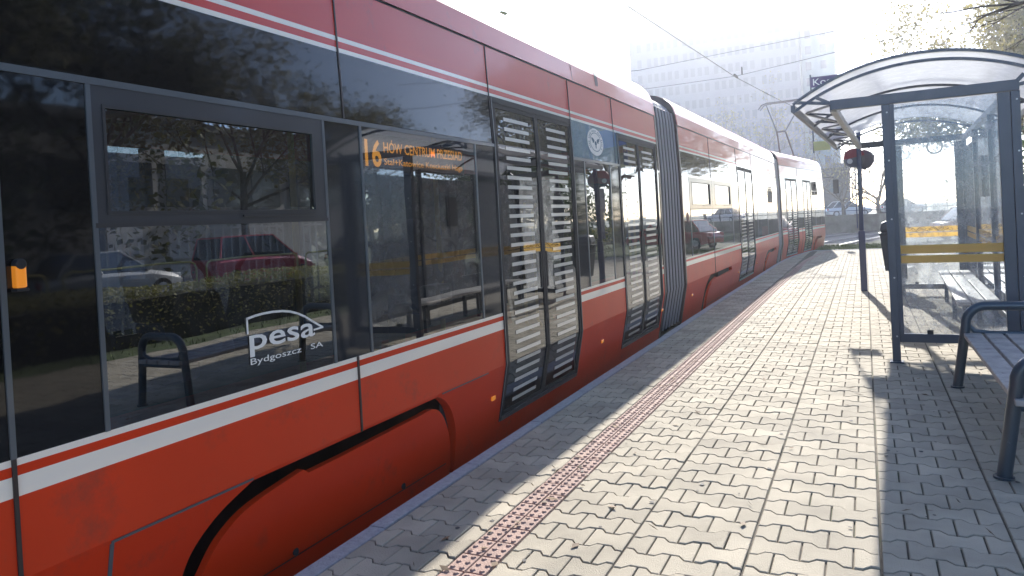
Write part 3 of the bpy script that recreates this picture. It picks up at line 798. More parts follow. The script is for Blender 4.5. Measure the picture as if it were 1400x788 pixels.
# arched roof: centre x=.52, sprung at z 2.555
RC, RR, RT = .52, 1.97, 2.876
def arc_pt(x, dz=0): return (x, RT - RR + math.sqrt(RR * RR - (x - RC) ** 2) + dz)
XE0, XE1 = -.60, 1.64
for i, y in enumerate(AY):
    o = MB(SHT); N = 28
    for dz in ((0, -.080) if i in (0, 3) else (-.05,)):
        pts = [(XE0 + (XE1 - XE0) * k / N, y, arc_pt(XE0 + (XE1 - XE0) * k / N, dz)[1]) for k in range(N + 1)]
        for p, q in zip(pts[:-1], pts[1:]): o.bar(p, q, .035, .026, up=(0, 0, 1))
    o.build('roof_arch', steel, sh)
    o = MB(SHT)
    if i in (0, 3):
        za = arc_pt(-.38, -.09)[1]
        o.bar((-.38, y, za), (-.26, y, 2.50), .03, .03); o.bar((-.585, y, 2.545), (-.26, y, 2.50), .028, .03); o.build('arch_strut', steel, sh); o = MB(SHT); o.bar((1.30, y, arc_pt(1.42, -.09)[1]), (1.235, y, 2.50), .035, .035)
    else:
        o.bar((-.585, y, 2.545), (-.26, y, 2.50), .028, .03); o.build('arch_strut', steel, sh); o = MB(SHT)
    o.bar((1.63, y, 2.545), (1.25, y, 2.48), .028, .03)
    o.build('arch_strut', steel, sh)
for x in (XE0, XE1):
    o = MB(SHT); z = arc_pt(x)[1]; o.box(x - .02, x + .02, Y0 - .02, Y1 + .02, z - .075, z - .005); o.build('eave_rail', steel, sh, bevel=.003)
o = MB(SHT)            # zigzag bracing between eave and beam
n = 3
for j in range(3):
    a, b = AY[j], AY[j + 1]; mid_ = (a + b) / 2
    o.bar((-.26, a + .03, 2.485), (-.59, mid_, 2.54), .028, .02); o.bar((-.59, mid_, 2.54), (-.26, b - .03, 2.485), .028, .02); o.bar((-.26, mid_, 2.485), (-.59, mid_, 2.54), .028, .02)
o.build('eave_bracing', steel, sh)
o = MB(SHT); N = 30; rings = []
for y in (Y0 - .02, Y1 + .02):
    rings.append([(XE0 + (XE1 - XE0) * k / N, y, arc_pt(XE0 + (XE1 - XE0) * k / N, -.018)[1]) for k in range(N + 1)])
o.loft(rings, close=False); o.build('roof_sheet', poly, sh, smooth=True)
o = MB(SHT); o.box(1.185, 1.215, 10.45, 10.85, 1.52, 2.02); o.build('notice_board', mat('notice_frame', (.05, .055, .07), .5), sh, bevel=.004)
o = MB(SHT)            # round sticker ring hanging on the glass
c_ = (.83, Y1 - .012, 2.36); pts = [(c_[0] + .105 * math.cos(k * PI / 12), c_[1], c_[2] + .105 * math.sin(k * PI / 12)) for k in range(25)]
o.tube(pts, .014, 6, cap=False); o.build('ring_sticker', sticker, sh)

# ---------------------------------------------------------------- benches
def tube_arm(xa, xb, y, ztop, r, slope):
    """inverted U arm: front leg leans, loop over the seat, rear leg"""
    pts = [(xa, y, 0), (xa + slope, y, ztop - .16)]
    for k in range(1, 7):
        a = PI - k * (PI / 2) / 6; pts.append((xa + slope + .14 + .14 * math.cos(a), y, ztop - .15 + .15 * math.sin(a)))
    for k in range(0, 7):
        a = PI / 2 - k * (PI / 2) / 6; pts.append((xb - .12 + .12 * math.cos(a), y, ztop - .15 + .15 * math.sin(a)))
    pts += [(xb, y, ztop - .20), (xb + .04, y, 0)]
    return pts
b1 = thing('park_bench', 'steel bench with grey wood slats in the shade before the shelter', 'bench', (.95, 5.7, 0))
for y in (6.80, 4.63):
    o = MB(); pts = tube_arm(.61, 1.22, y, .655, .036, .075)
    o.tube(pts, .036, 14); o.tube([(.61, y, 0), (.61, y, .012)], .05, 14); o.tube([(1.26, y, 0), (1.26, y, .012)], .05, 14)
    o.build('leg_frame', steelb, b1, smooth='auto')
    o = MB(); o.tube([(.69, y - .0, .385), (1.20, y - .0, .385)], .022, 10); o.tube([(.69, y, .53), (.74, y, .455), (.85, y, .44), (1.1, y, .44), (1.18, y, .47), (1.215, y, .53)], .018, 10)
    o.build('seat_support', steelb, b1, smooth='auto')
for k, (xa, xb) in enumerate(((.665, .785), (.805, .925), (.945, 1.065), (1.085, 1.19))):
    o = MB(); o.box(xa, xb, 4.56, 6.86, .405, .440); o.build('seat_slat', wood, b1, bevel=.006)
b2 = thing('shelter_bench', 'long pale slatted bench standing inside the glass shelter', 'bench', (1.1, 10.7, 0))
T_ = SHT
for xa, xb in ((.78, .90), (.915, 1.035), (1.05, 1.17)):
    o = MB(T_); o.box(xa, xb, 8.75, 12.75, .415, .45); o.build('seat_slat', mat('pale_bench_wood', (.55, .52, .48), .5, var=.15, vscale=8), b2, bevel=.005)
for y in (9.0, 10.75, 12.5):
    o = MB(T_); o.bar((.80, y, .395), (1.18, y, .395), .04, .04); o.bar((.86, y, 0), (.86, y, .39), .05, .05); o.bar((1.12, y, 0), (1.12, y, .39), .05, .05); o.build('leg', steel, b2)

# ---------------------------------------------------------------- litter bin, stop sign
b = thing('litter_bin', 'dark tapered litter bin on a short post behind the near shelter post', 'litter bin', (.42, 14.5, 0))
o = MB()
def rect(x, y, a, b_, z): return [(x - a, y - b_, z), (x + a, y - b_, z), (x + a, y + b_, z), (x - a, y + b_, z)]
o.loft([rect(.42, 14.5, .14, .12, .32), rect(.42, 14.5, .20, .17, .95), rect(.42, 14.5, .215, .185, .952), rect(.42, 14.5, .215, .185, .99)], cap=True); o.build('bin_body', mat('bin_dark', (.02, .03, .05), .5), b, bevel=.02)
o = MB(); o.loft([rect(.42, 14.5, .18, .15, .99), rect(.42, 14.5, .20, .17, 1.05), rect(.42, 14.5, .17, .14, 1.16), rect(.42, 14.5, .10, .08, 1.19)], cap=True); o.build('bin_lid', mat('bin_dark', (.02, .03, .05)), b, bevel=.02)
o = MB(); o.bar((.42, 14.72, 0), (.42, 14.72, 1.0), .06, .06); o.build('post', steel, b)
sp = thing('stop_sign', 'tall dark pole with blue stop flag, name plate and timetable beside the far shelter corner', 'stop sign', (-.07, 14.12, 0))
o = MB(); o.bar((-.065, 14.12, 0), (-.065, 14.12, 1.05), .105, .105); o.bar((-.065, 14.12, 1.05), (-.035, 14.12, 3.75), .075, .075); o.build('pole', mat('pole_blue', (.03, .04, .11), .4, coat=.4), sp, bevel=.01)
o = MB(); o.box(-.135, -.115, 14.02, 14.30, 1.1, 2.12); o.build('timetable_case', mat('pole_blue', (.03, .04, .11)), sp)
o = MB(); o.box(-.77, -.09, 14.10, 14.125, 3.08, 3.44); fo = o.build('stop_flag', mat('flag_blue', (.02, .10, .42), .4), sp)
o = MB(); o.box(-.77, -.50, 14.10, 14.125, 2.50, 2.66); o.build('line_plate', mat('plate_yellow', (.70, .64, .25), .5), sp)
o = MB(); o.bar((-.77, 14.115, 2.46), (-.77, 14.115, 3.85), .025, .025); o.build('plate_frame', steel, sp)
o = MB(); o.box(-.78, .02, 14.095, 14.115, 3.62, 3.80); npl = o.build('name_plate', mat('plate_purple', (.06, .03, .12), .4), sp)
t = textobj('plate_text', 'Koszutka', None, npl, (0, 0, .70, 3.65, 3.765), sticker)
for v in t.data.vertices:         # turn the lettering to face down the platform (towards -Y)
    q = v.co + Vector(sp.location); v.co = Vector((-.73 + q.y, 14.09, q.z)) - Vector(sp.location)
for p_ in t.data.polygons: pass
mr_ = thing('round_mirror', 'round two-lobed dark disc with red top and white oval on the stop pole', 'round sign', (-.09, 14.0, 2.3))
o = MB()
def halfdisc(mb, cx_, cz, r, y, a0, a1, th=.02):
    pts = [(cx_ + r * math.cos(a0 + (a1 - a0) * k / 20), cz + r * math.sin(a0 + (a1 - a0) * k / 20)) for k in range(21)]
    n = len(pts); mb.add([(x, y, z) for x, z in pts] + [(x, y + th, z) for x, z in pts], [tuple(range(n)), tuple(range(2 * n - 1, n - 1, -1))] + [(k, (k + 1) % n, n + (k + 1) % n, n + k) for k in range(n)])
halfdisc(o, -.13, 2.32, .17, 14.18, 0.25, PI + .1); o.build('red_top', mat('sign_red', (.36, .08, .09), .6), mr_)
o = MB(); halfdisc(o, -.13, 2.32, .17, 14.181, PI + .1, 2 * PI + .25); o.build('grey_face', mat('sign_grey', (.17, .17, .19), .4), mr_)
o = MB(); o.disc((-.20, 14.176, 2.27), (0, 1, 0), .045, .004, 20); o.build('white_oval', sticker, mr_)
o = MB(); o.disc((.02, 14.30, 2.29), (.3, 1, 0), .17, .03, 28); o.build('rear_disc', mat('sign_grey', (.17, .17, .19)), mr_)

# ---------------------------------------------------------------- vegetation
def leaf_mat(name, col, isl=.5): 
    if name in MATS: return MATS[name]
    M = mat(name, col, .7, island=isl, var=.2, vscale=.5)
    n = M.node_tree.nodes; l = M.node_tree.links; b_ = n['Principled BSDF']; out = [q for q in n if q.type == 'OUTPUT_MATERIAL'][0]
    tl = n.new('ShaderNodeBsdfTranslucent'); tl.inputs[0].default_value = (col[0] * 1.8, col[1] * 1.8, col[2] * .9, 1)
    mx = n.new('ShaderNodeMixShader'); mx.inputs[0].default_value = .35
    l.new(b_.outputs[0], mx.inputs[1]); l.new(tl.outputs[0], mx.inputs[2]); l.new(mx.outputs[0], out.inputs[0]); return M
def branch(mb, p, d, L, r, depth, rnd, tips, droop=0, spread=.6):
    n = 4; pts = [p]; q = Vector(p)
    for k in range(n):
        d = (d + Vector((rnd.uniform(-1, 1), rnd.uniform(-1, 1), rnd.uniform(-.5, .8) - droop)) * .16).normalized()
        q = q + d * L / n; pts.append(q.copy())
    mb.tube(pts, [r * (1 - .45 * k / n) for k in range(n + 1)], 6 if r > .03 else (4 if r > .008 else 3), cap=False)
    tips.append((q.copy(), d.copy()))
    if depth > 0:
        for k in range(rnd.choice((2, 3, 3))):
            i = rnd.randint(2, n); a = Vector((rnd.uniform(-1, 1), rnd.uniform(-1, 1), rnd.uniform(-.5, .9))).normalized()
            branch(mb, pts[i], (d + a * spread * 1.2).normalized(), L * rnd.uniform(.55, .8), r * .55, depth - 1, rnd, tips, droop, spread)
def leaves(mb, pts, n, rad, size, rnd, squash=.8):
    for k in range(n):
        c = pts[rnd.randrange(len(pts))]
        v = Vector((rnd.gauss(0, 1), rnd.gauss(0, 1), rnd.gauss(0, 1) * squash)) * rad
        q = c + v; s = size * rnd.uniform(.6, 1.5)
        a = Vector((rnd.uniform(-1, 1), rnd.uniform(-1, 1), rnd.uniform(-1, 1))).normalized(); b_ = a.orthogonal().normalized()
        mb.add([q - a * s, q - b_ * s * .6, q + a * s, q + b_ * s * .6], [(0, 1, 2, 3)])
def tree(name, label, loc, h, r, lm, nleaf, lsize, seed, trunk_h=.35, trunk_r=.18, depth=4, rad=.5, cat='tree', group=None, lowcrown=False):
    rnd = random.Random(seed); t = thing(name, label, cat, loc, group); x, y, z = loc
    mb = MB(); tips = []; th = h * trunk_h
    mb.tube([(x, y, z - .1), (x + .05, y, z + th * .5), (x, y + .05, z + th)], [trunk_r * 1.25, trunk_r, trunk_r * .8], 10)
    top = Vector((x, y, z + th))
    for k in range(6):
        a = k * PI / 3 + rnd.uniform(-.3, .3); el = rnd.uniform(.3, 1.1) if k else 1.4
        d = Vector((math.cos(a) * math.cos(el), math.sin(a) * math.cos(el), math.sin(el)))
        branch(mb, top - Vector((0, 0, rnd.uniform(0, th * .35))), d, r * rnd.uniform(.5, .75) + (h - th) * .12, trunk_r * .5, depth, rnd, tips)
    mb.build('trunk', bark, t)
    if nleaf:
        cl = [p for p, _ in tips if p.z > z + th * .6]
        for k in range(int(30)):
            u = Vector((rnd.gauss(0, 1), rnd.gauss(0, 1), rnd.gauss(0, 1))).normalized() * rnd.uniform(.5, 1)
            cl.append(Vector((x + u.x * r, y + u.y * r, z + th + (h - th) * (.5 + u.z * .5))))
        if lowcrown:
            for k in range(40): a = rnd.uniform(0, 2 * PI); cl.append(Vector((x + math.cos(a) * r * .8, y + math.sin(a) * r * .8, z + rnd.uniform(.6, th + 1))))
        lb = MB(); leaves(lb, cl, nleaf, rad, lsize, rnd); lb.build('crown', lm, t)
    return t
lm1 = leaf_mat('leaf_olive', (.085, .085, .025)); lm2 = leaf_mat('leaf_green', (.05, .085, .02)); lm3 = leaf_mat('leaf_autumn', (.20, .17, .085)); lmd = leaf_mat('leaf_conifer', (.035, .055, .025))
G1 = 'trees along the street on the right'
def st(label, loc, h, r, lm, n, sz, seed, **k): tree('street_tree', label, loc, h, r, lm, n, sz, seed, group=G1, **k)
st('dark evergreen behind the parking row, nearest to the camera, mirrored in the tram', (18.6, -4.5, -.1), 15, 4.2, lmd, 24000, .15, 1, rad=.75, lowcrown=True)
st('second dark evergreen behind the parking row, mirrored in the black panel', (19.0, 3.0, -.1), 15.5, 4.2, lmd, 24000, .15, 2, rad=.75, lowcrown=True)
st('third dark evergreen, behind the silver grey car', (19.5, 10.0, -.1), 15.5, 4.2, lmd, 24000, .15, 9, rad=.75, lowcrown=True)
st('olive tree with low hanging leaves right behind the red van', (20.0, 17.5, -.1), 15, 4.0, lm1, 24000, .15, 3, rad=.7, lowcrown=True)
st('autumn-leaved tree behind the parking row past the red van', (20.5, 25.0, -.1), 13.6, 3.8, lm3, 14000, .13, 4, rad=.65)
st('olive tree behind the black car, farthest of the mirrored row', (21.5, 34.0, -.1), 12.5, 4.2, lm1, 13000, .13, 5, rad=.65)
st('green tree at the right edge behind the shelter', (6.4, 24.0, -.1), 4.6, 1.9, lm2, 14000, .065, 6, trunk_h=.15)
st('high-crowned yellowing tree with its leaves in the top right corner', (7.6, 33.0, -.1), 11.5, 3.2, lm3, 22000, .085, 61, trunk_h=.42)
st('second high-crowned tree at the lawn, mirrored in the rear windows', (9.6, 45.0, -.1), 11, 3.0, lm2, 8000, .12, 62, trunk_h=.42)
st('pale autumn tree showing above the shelter roof', (6.8, 38.0, -.1), 12.0, 3.6, lm3, 30000, .085, 7)
st('second autumn tree above the shelter roof, farther and right', (12.5, 40.0, -.1), 10.6, 3.4, lm3, 12000, .09, 8)
G5 = 'dark shrubs added beyond the tracks to dim the tram windows'
for i_, yy_ in enumerate((15.5, 21, 27, 34, 42)):  # shrubs added to darken the view through the tram windows
    tree('darkening_shrub', 'added dark leafy shrub beyond the tracks, %s from the pale building, seen through the tram windows' % ('first second third fourth fifth'.split()[i_]), (-11.5 - i_ * .6, yy_, -.34), 5.2, 3.0, lmd, 5000, .16, 50 + i_, cat='shrub', group=G5, trunk_h=.15, rad=.7)
G2 = 'bare trees beyond the bend'
for i, (x, y, h, lab) in enumerate(((-10.5, 78, 14, 'bare grey tree standing before the office tower'), (.9, 62, 8.5, 'leafless tree beyond the bend between the mirror pole and shelter'), (-1.6, 66, 8, 'leafless tree just right of the tram cab'), (-4.6, 84, 10, 'leafless tree behind the pantograph'))):
    tree('bare_tree', lab, (x, y, -.2), h, h * .34, lm3, 1500 if i in (0, 4) else 500, .09, 20 + i, trunk_h=.25, trunk_r=.16, depth=5, group=G2)
# hedge and street rail
def hedge(name, label, x0, x1, y0, y1, z0, z1, n, sz, lm, seed):
    rnd = random.Random(seed); mb = MB()
    for k in range(n):
        u, v, w_ = rnd.random(), rnd.random(), rnd.random() ** .6
        p = Vector((x0 + (x1 - x0) * u, y0 + (y1 - y0) * v, z0 + (z1 - z0) * w_ + .05 * math.sin(v * 40)))
        a = Vector((rnd.uniform(-1, 1), rnd.uniform(-1, 1), rnd.uniform(-1, 1))).normalized(); b_ = a.orthogonal().normalized(); s = sz * rnd.uniform(.6, 1.4)
        mb.add([p - a * s, p - b_ * s * .6, p + a * s, p + b_ * s * .6], [(0, 1, 2, 3)])
    t = thing(name, label, 'hedge', ((x0 + x1) / 2, (y0 + y1) / 2, z0)); mb.build('foliage', lm, t)
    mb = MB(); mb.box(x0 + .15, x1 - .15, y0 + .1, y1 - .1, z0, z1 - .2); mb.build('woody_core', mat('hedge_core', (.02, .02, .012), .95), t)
hedge('hedge', 'long clipped hedge along the edge of the paving, mirrored in the tram windows', 5.0, 6.0, -3, 24, -.03, .88, 60000, .028, leaf_mat('leaf_hedge', (.17, .16, .05), .7), 31)
hedge('hedge', 'dark clipped hedge farther along the street', 8.9, 9.9, 27, 46, -.1, .95, 10000, .06, leaf_mat('leaf_hedge', (.09, .095, .03)), 32)
G3 = 'yellow tubular street rails'
def railing(y, label):
    t = thing('street_rail', label, 'railing', (10.6, y, -.05), G3); o = MB(); L = 3.4
    o.tube([(10.6, y, -.05), (10.6, y, .86), (10.6, y + .05, .97), (10.6, y + .16, 1.02), (10.6, y + L - .16, 1.02), (10.6, y + L - .05, .97), (10.6, y + L, .86), (10.6, y + L, -.05)], .026, 8)
    o.tube([(10.6, y, .5), (10.6, y + L, .5)], .02, 6); o.build('tube', mat('rail_street_yellow', (.6, .5, .16), .5), t)
for i in range(9):
    railing(6.2 + i * 3.75, 'yellow bent-tube street rail, %s from the near end of its row' % ('first second third fourth fifth sixth seventh eighth ninth'.split()[i]))

# ---------------------------------------------------------------- parked cars
def vehicle(name, label, cat, loc, rz, col, L=4.3, W=1.75, H=1.5, van=False, group=None):
    t = thing(name, label, cat, loc, group)
    T = Matrix.Translation(loc) @ Matrix.Rotation(rz, 4, 'Z')
    paint = mat('paint_%d_%d_%d' % tuple(int(c * 100) for c in col), col, .3, coat=1)
    gl = mat('car_glass', (.02, .025, .03), .05, coat=1)
    h = L / 2; w_ = W / 2
    st = [(-h, .45, .62, .80), (-h + .12, .28, .82, .92), (-h + .7, .2, .92, .98), (-.2, .2, .95, 1), (h - 1.1, .2, .90, .98), (h - .35, .25, .74, .95), (h, .4, .58, .82)]
    if van: st = [(-h, .4, .95, .9), (-h + .1, .25, 1.02, .96), (-.2, .2, 1.04, 1), (h - 1.0, .2, 1.0, .98), (h - .3, .25, .80, .93), (h, .4, .6, .82)]
    def ring(x, zb, zt, f): 
        a = w_ * f; return [(x, -a * .9, zb), (x, -a, zb + .15), (x, -a, zt - .12), (x, -a * .88, zt), (x, a * .88, zt), (x, a, zt - .12), (x, a, zb + .15), (x, a * .9, zb)]
    o = MB(T); o.loft([ring(*s_) for s_ in st], cap=True); o.build('body', paint, t, bevel=.03, smooth='auto')
    o = MB(T)
    xa, xb, xc, xd = (-h + .12, -h + .3, h - 1.75, h - 1.0) if van else (-h + .45, -h + 1.05, h - 2.0, h - 1.15)
    base = 1.0 if van else .9
    def cr(x, z, f): a = w_ * f; return [(x, -a, z), (x, a, z)]
    A = [(xa, -w_ * .92, base), (xd, -w_ * .92, base), (xd, w_ * .92, base), (xa, w_ * .92, base)]
    B = [(xb, -w_ * .76, H), (xc, -w_ * .76, H), (xc, w_ * .76, H), (xb, w_ * .76, H)]
    o.loft([A, B], cap=True); o.build('cabin_glass', gl, t, bevel=.03)
    o = MB(T); o.box(xb - .02, xc + .02, -w_ * .77, w_ * .77, H - .03, H + .03)
    for s_ in (-1, 1):
        for (p, q) in (((xa, base), (xb, H)), ((xd, base), (xc, H)), (((xa + xd) / 2 - .1, base), ((xb + xc) / 2 - .1, H))):
            o.bar((p[0], s_ * w_ * .925, p[1]), (q[0], s_ * w_ * .765, q[1]), .07, .05)
    o.build('roof', paint, t, bevel=.02)
    for x in (-h + .75, h - .8):
        for s_ in (-1, 1):
            o = MB(T); o.disc((x, s_ * (w_ - .10), .31), (0, 1, 0), .31, .2, 24); wh = o.build('wheel', dark, t)
            o = MB(T); o.disc((x, s_ * (w_ - .0), .31), (0, 1, 0), .19, .02, 18); o.build('rim', galv, wh)
    for s_ in (-1, 1):
        o = MB(T); o.box(h - .22, h - .05, s_ * w_ * .62 - .14, s_ * w_ * .62 + .14, .60, .72); o.build('headlight', sticker, t, bevel=.02)
        o = MB(T); o.box(-h - .005, -h + .1, s_ * w_ * .66 - .1, s_ * w_ * .66 + .1, .66, .82); o.build('tail_light', mat('tail_red', (.4, .01, .01), .2), t)
        o = MB(T); o.box(xd - .25, xd - .1, s_ * (w_ + .09) - .07, s_ * (w_ + .09) + .07, .92, 1.06); o.build('wing_mirror', paint, t, bevel=.02)
vehicle('parked_van', 'dark red high-roofed van parked across the street, seen in the tram windows', 'van', (15.2, 20.0, -.12), math.radians(97), (.60, .03, .05), 4.3, 1.8, 1.75, True)
vehicle('parked_car', 'silver grey car parked across the street behind the red van', 'car', (15.2, 14.0, -.12), math.radians(92), (.42, .42, .40))
vehicle('parked_car', 'dark grey car parked across the street ahead of the red van', 'car', (15.3, 27.0, -.12), math.radians(92), (.05, .05, .06))
vehicle('parked_car', 'bright red car parked beyond the shelter glass', 'car', (5.0, 40.0, -.34), math.radians(20), (.5, .02, .03))
G4 = 'cars parked above the retaining wall'
for x, y, rz, c, lab in ((-1.6, 80.0, 25, (.62, .64, .66), 'white car above the wall, nearest the tram cab'), (-6.5, 84, 20, (.5, .5, .52), 'silver car above the wall, partly behind the tram cab'), (3.2, 81, 25, (.6, .6, .6), 'white car above the wall between the stop pole and the shelter post'), (10.5, 80, 25, (.55, .56, .6), 'pale car above the wall seen through the shelter glass')):
    vehicle('parked_car', lab, 'car', (x, y, .42), math.radians(rz), c, group=G4)
# embankment and retaining wall that carry those cars
o = MB(); o.box(-24, 60, 56.5, 96, -.34, .40); struct(o.build('upper_street', mat('asphalt', (.06, .06, .062))))
o = MB()
pts = [(-14, 51.0), (-2.0, 53.2), (3, 54.5), (14, 56.2), (60, 58)]
wl = thing('retaining_wall', 'long low grey retaining wall behind the tram tracks at the bend', 'wall', (0, 53.5, -.34))
for (xa, ya), (xb, yb) in zip(pts[:-1], pts[1:]):
    o.add([(xa, ya, -.34), (xb, yb, -.34), (xb, yb, .86), (xa, ya, .86), (xa, ya + .35, -.34), (xb, yb + .35, -.34), (xb, yb + .35, .86), (xa, ya + .35, .86)], [(0, 1, 2, 3), (3, 2, 6, 7), (4, 7, 6, 5), (0, 3, 7, 4), (1, 5, 6, 2)])
o.build('wall', mat('wall_grey', (.12, .125, .12), .9, var=.4, vscale=2, dirt=((.05, .06, .03), .8, .45, .7)), wl)
o = MB()
for k in range(26):
    x = -12 + k * 1.2; y = 51.4 + (x + 14) * .19
    o.bar((x, y, .86), (x, y, 1.45), .05, .05)
for (xa, ya), (xb, yb) in zip(pts[:-2], pts[1:-1]):
    for z in (1.15, 1.45): o.bar((xa, ya + .17, z), (xb, yb + .17, z), .04, .04)
o.build('hand_rail', steel, wl)

# ---------------------------------------------------------------- buildings
def office(name, label, x0, x1, y, depth, z1, nf, groups, mw, glassm):
    t = thing(name, label, 'building', ((x0 + x1) / 2, y, -.3)); o = MB(); o.box(x0, x1, y, y + depth, -.3, z1); wv = o.build('wall', mw, t)
    fh = (z1 - 3) / nf; cnt = 0; rest = MB()
    for f_ in range(nf):
        za = 3.2 + f_ * fh
        for gx, n, wd, gap in groups:
            for k in range(n):
                a = gx + k * (wd + gap); cnt += 1
                if nf == 1 or f_ >= 2 and cnt <= 100 + 2 * sum(q[1] for q in groups):
                    o = MB(); o.box(a, a + wd, y - .02, y + .1, za, za + fh * .52); o.build('window', glassm, t)
                else:
                    rest.box(a, a + wd, y - .02, y + .1, za, za + fh * .52)
    if rest.v and nf > 1: tag(rest.build('far_windows', glassm, t), kind='stuff')

    o = MB(); o.box(x0 - .15, x1 + .15, y - .15, y + depth + .15, z1, z1 + .5); o.build('parapet', mat('parapet', (.25, .26, .28)), t)
    return t
wgl = mat('facade_glass', (.06, .08, .10), .1, coat=1)
office('office_tower', 'tall pale office block fading into the sun haze behind the tram', -37.2, -8.6, 130, 14, 39, 13,
       [(-35.8, 1, .8, 0), (-34.0, 5, .75, .45), (-27.6, 4, .75, .45), (-22.4, 6, .75, .45), (-14.6, 4, .75, .45), (-9.9, 1, .8, 0)], mat('tower_concrete', (.20, .19, .25), .8, var=.08, vscale=.3), mat('tower_glass', (.12, .12, .16), .5))
office('office_wing', 'narrow pale wing at the right side of the office tower', -8.5, -3.4, 133, 10, 37.5, 13, [(-7.9, 1, .9, 0), (-5.6, 1, .9, 0)], mat('wing_concrete', (.27, .30, .33), .8), mat('tower_glass', (.12, .12, .16), .5))
office('low_building', 'low dark building behind the cars at the bend', -15, -1.6, 98, 10, 6.2, 1, [(-14, 7, 1.0, .7)], mat('low_brick', (.10, .09, .09), .9, var=.2, vscale=3), wgl)
# pale hall across the street, mirrored in the glass
o_t = thing('street_building', 'long pale hall with a band of windows behind the street trees', 'building', (27, 24, -.3))
o = MB(); o.box(27, 38, 4, 44, -.3, 7.5); o.build('wall', mat('hall_pale', (.5, .5, .5)), o_t)
for k in range(13):
    o = MB(); o.box(26.95, 27.05, 5 + k * 3, 7.2 + k * 3, 3.4, 5.6); o.build('window', wgl, o_t)
o = MB(); o.box(26.8, 38.2, 3.8, 44.2, 7.5, 7.9); o.build('roof', mat('parapet', (.25, .26, .28)), o_t)
# building and fence on the far side of the tram, seen through its windows
t = thing('pale_building', 'pale blue-grey panelled building on the far side, seen through the tram windows', 'building', (-15, 6, -.3))
o = MB(); o.box(-22, -14, -12, 16, -.3, 3.4); o.build('wall', mat('panel_pale', (.62, .66, .74), .7, var=.05), t)
o = MB()
for k in range(24): o.box(-14.0 + .0, -13.97, -11.6 + k * 1.15, -11.57 + k * 1.15, -.3, 3.4)
o.build('panel_joint', mat('sill_grey', (.45, .45, .45)), t)
for k in range(9):
    o = MB(); o.box(-14.02, -13.96, -10.5 + k * 3, -9.0 + k * 3, 1.9, 2.9); o.build('window', wgl, t)
t = thing('far_fence', 'thin white picket fence on the far side, seen through the tram windows', 'fence', (-11, 4, -.3))
o = MB()
for k in range(90): o.bar((-11, -5 + k * .2, -.3), (-11, -5 + k * .2, 1.75), .03, .03)
for z in (.3, 1.7): o.bar((-11, -5, z), (-11, 13, z), .04, .04)
o.build('picket', sticker, t)

# ---------------------------------------------------------------- overhead line
ow = thing('overhead_wires', 'thin dark contact wire with span wires above the tram', 'wires', (-3.6, 22, 5.6))
o = MB()
cw = [(-3.9, -6, 5.62), (-4.04, 13.4, 5.62), (-3.4, 23.5, 5.62), (-2.75, 29.4, 5.62), (-1.9, 36, 5.62), (-.6, 41.5, 5.62), (2.0, 50, 5.62), (9, 64, 5.62)]
o.tube(cw, .011, 5); o.build('contact_wire', dark, ow)
o = MB(); o.tube([(-16, 26.7, 6.3), (-6.2, 24.2, 5.75), (-3.4, 23.5, 5.66), (-.6, 22.6, 5.8), (8.5, 20.5, 6.4)], .008, 5)
o.tube([(-18, 27.5, 7.3), (-6.6, 24.2, 6.4), (-.6, 22.4, 6.35), (8.5, 20.5, 7.2)], .008, 5); o.build('span_wire', dark, ow)
o = MB(); o.bar((-3.4, 23.2, 5.66), (-3.4, 23.8, 5.66), .05, .05); o.bar((-3.2, 23.4, 5.66), (-3.2, 23.4, 5.9), .04, .04); o.build('wire_clamp', dark, ow)
# overhanging bare branch, its tree just outside the right edge
rnd = random.Random(12)
t = thing('overhanging_branch', 'bare twiggy branch reaching in at the top right above the shelter', 'branch', (4.6, 6.6, 3.3))
o = MB()
main = [(4.6, 6.6, 3.3), (2.6, 6.8, 3.24), (1.6, 6.95, 3.1), (1.18, 7, 3.02), (.95, 7, 2.97)]
o.tube(main, [.06, .035, .022, .014, .010], 6)
def twig(p, d, L, r, k):
    pts = [Vector(p)]; d = Vector(d).normalized()
    for i in range(5):
        d = (d + Vector((rnd.uniform(-.18, .18), rnd.uniform(-.18, .18), rnd.uniform(-.16, .16)))).normalized(); pts.append(pts[-1] + d * L / 5)
    o.tube(pts, [r * (1 - .13 * i) for i in range(6)], 5)
    if k: 
        for i in (2, 3, 4): twig(pts[i], d + Vector((rnd.uniform(-.6, .1), rnd.uniform(-.5, .5), rnd.uniform(-.7, .5))), L * .45, r * .55, k - 1)
o.tube([(1.18, 7, 3.02), (.9, 7, 3.04), (.70, 7, 3.03), (.60, 7, 3.04), (.53, 7, 3.055)], [.011, .008, .006, .004, .003], 5)
o.tube([(.60, 7, 3.04), (.57, 7, 3.07)], .003, 4)
o.tube([(.95, 7, 2.97), (.86, 7, 2.925), (.76, 7, 2.915)], [.009, .006, .003], 5); o.tube([(.95, 7, 2.97), (.80, 7, 2.955)], [.007, .003], 5)
o.tube([(.88, 7, 2.93), (.85, 7, 2.88), (.82, 7, 2.85)], [.006, .005, .004], 5)
for p, d in (((1.6, 6.95, 3.1), (-1, 0, .2)), ((1.3, 7, 3.04), (-.6, 0, -.35)), ((1.18, 7, 3.02), (-.8, .1, .3)), ((1.4, 7, 3.05), (-.3, .2, -.6)), ((2, 6.9, 3.15), (-.6, 0, -.5))): twig(p, d, .42, .008, 2)
o.build('branch', bark, t)

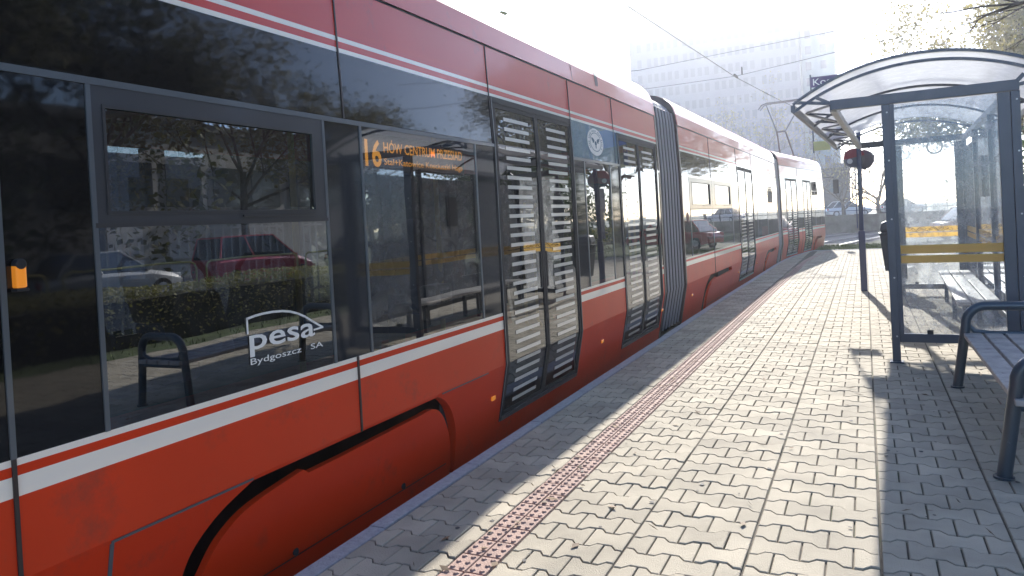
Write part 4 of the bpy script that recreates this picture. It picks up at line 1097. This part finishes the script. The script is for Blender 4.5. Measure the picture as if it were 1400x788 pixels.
# ---------------------------------------------------------------- passenger behind the glass
pr = thing('person', 'seated person in a dark hooded coat behind the tram window under the display', 'person', (-3.1, 4.72, .95))
def skin(name, nodes, edges, M_, parent, sub=2):
    me = bpy.data.meshes.new(name); off = Vector(parent.location)
    me.from_pydata([tuple(Vector(p) - off) for p, _ in nodes], edges, []); o = bpy.data.objects.new(name, me); COL.objects.link(o); o.parent = parent
    md = o.modifiers.new('skin', 'SKIN'); md.use_smooth_shade = True
    for i, (_, r) in enumerate(nodes): me.skin_vertices[0].data[i].radius = (r, r) if not isinstance(r, tuple) else r
    me.skin_vertices[0].data[0].use_root = True
    ms = o.modifiers.new('sub', 'SUBSURF'); ms.levels = sub; ms.render_levels = sub; me.materials.append(M_); return o
x, y = -3.1, 4.72
me0 = [((x, y, .98), (.17, .14)), ((x, y + .02, 1.15), (.15, .12)), ((x, y, 1.33), (.17, .12)), ((x, y - .01, 1.43), (.075, .075)), ((x, y - .03, 1.50), (.085, .095)), ((x, y - .03, 1.58), (.08, .09)),
       ((x - .19, y - .01, 1.34), .06), ((x - .24, y - .05, 1.12), .045), ((x - .18, y - .28, 1.04), .035), ((x - .15, y - .34, 1.03), .035),
       ((x + .19, y - .01, 1.34), .06), ((x + .24, y - .05, 1.12), .045), ((x + .18, y - .28, 1.04), .035), ((x + .15, y - .34, 1.03), .035),
       ((x - .10, y - .42, .98), .075), ((x - .10, y - .46, .60), .055), ((x - .10, y - .44, .18), .045), ((x - .10, y - .58, .10), .04),
       ((x + .10, y - .42, .98), .075), ((x + .10, y - .46, .60), .055), ((x + .10, y - .44, .18), .045), ((x + .10, y - .58, .10), .04)]
skin('body', me0, [(0, 1), (1, 2), (2, 3), (3, 4), (4, 5), (2, 6), (6, 7), (7, 8), (8, 9), (2, 10), (10, 11), (11, 12), (12, 13), (0, 14), (14, 15), (15, 16), (16, 17), (0, 18), (18, 19), (19, 20), (20, 21)], mat('dark_coat', (.03, .03, .035), .85), pr)
seat_part(4.92, x=-3.1, face=-1)

# ---------------------------------------------------------------- air
hz_ = MB(); hz_.box(-60, 80, -30, 150, -2.2, 45)
h = hz_.build('haze', None or mat('tmp', (1, 1, 1)), None); h['kind'] = 'stuff'
hm = bpy.data.materials.new('haze_air'); hm.use_nodes = True; n = hm.node_tree.nodes; n.clear()
vo_ = n.new('ShaderNodeVolumePrincipled'); vo_.inputs['Color'].default_value = (.86, .91, 1, 1); vo_.inputs['Density'].default_value = .0012; vo_.inputs['Anisotropy'].default_value = .65
out = n.new('ShaderNodeOutputMaterial'); hm.node_tree.links.new(vo_.outputs[0], out.inputs['Volume'])
h.data.materials.clear(); h.data.materials.append(hm)
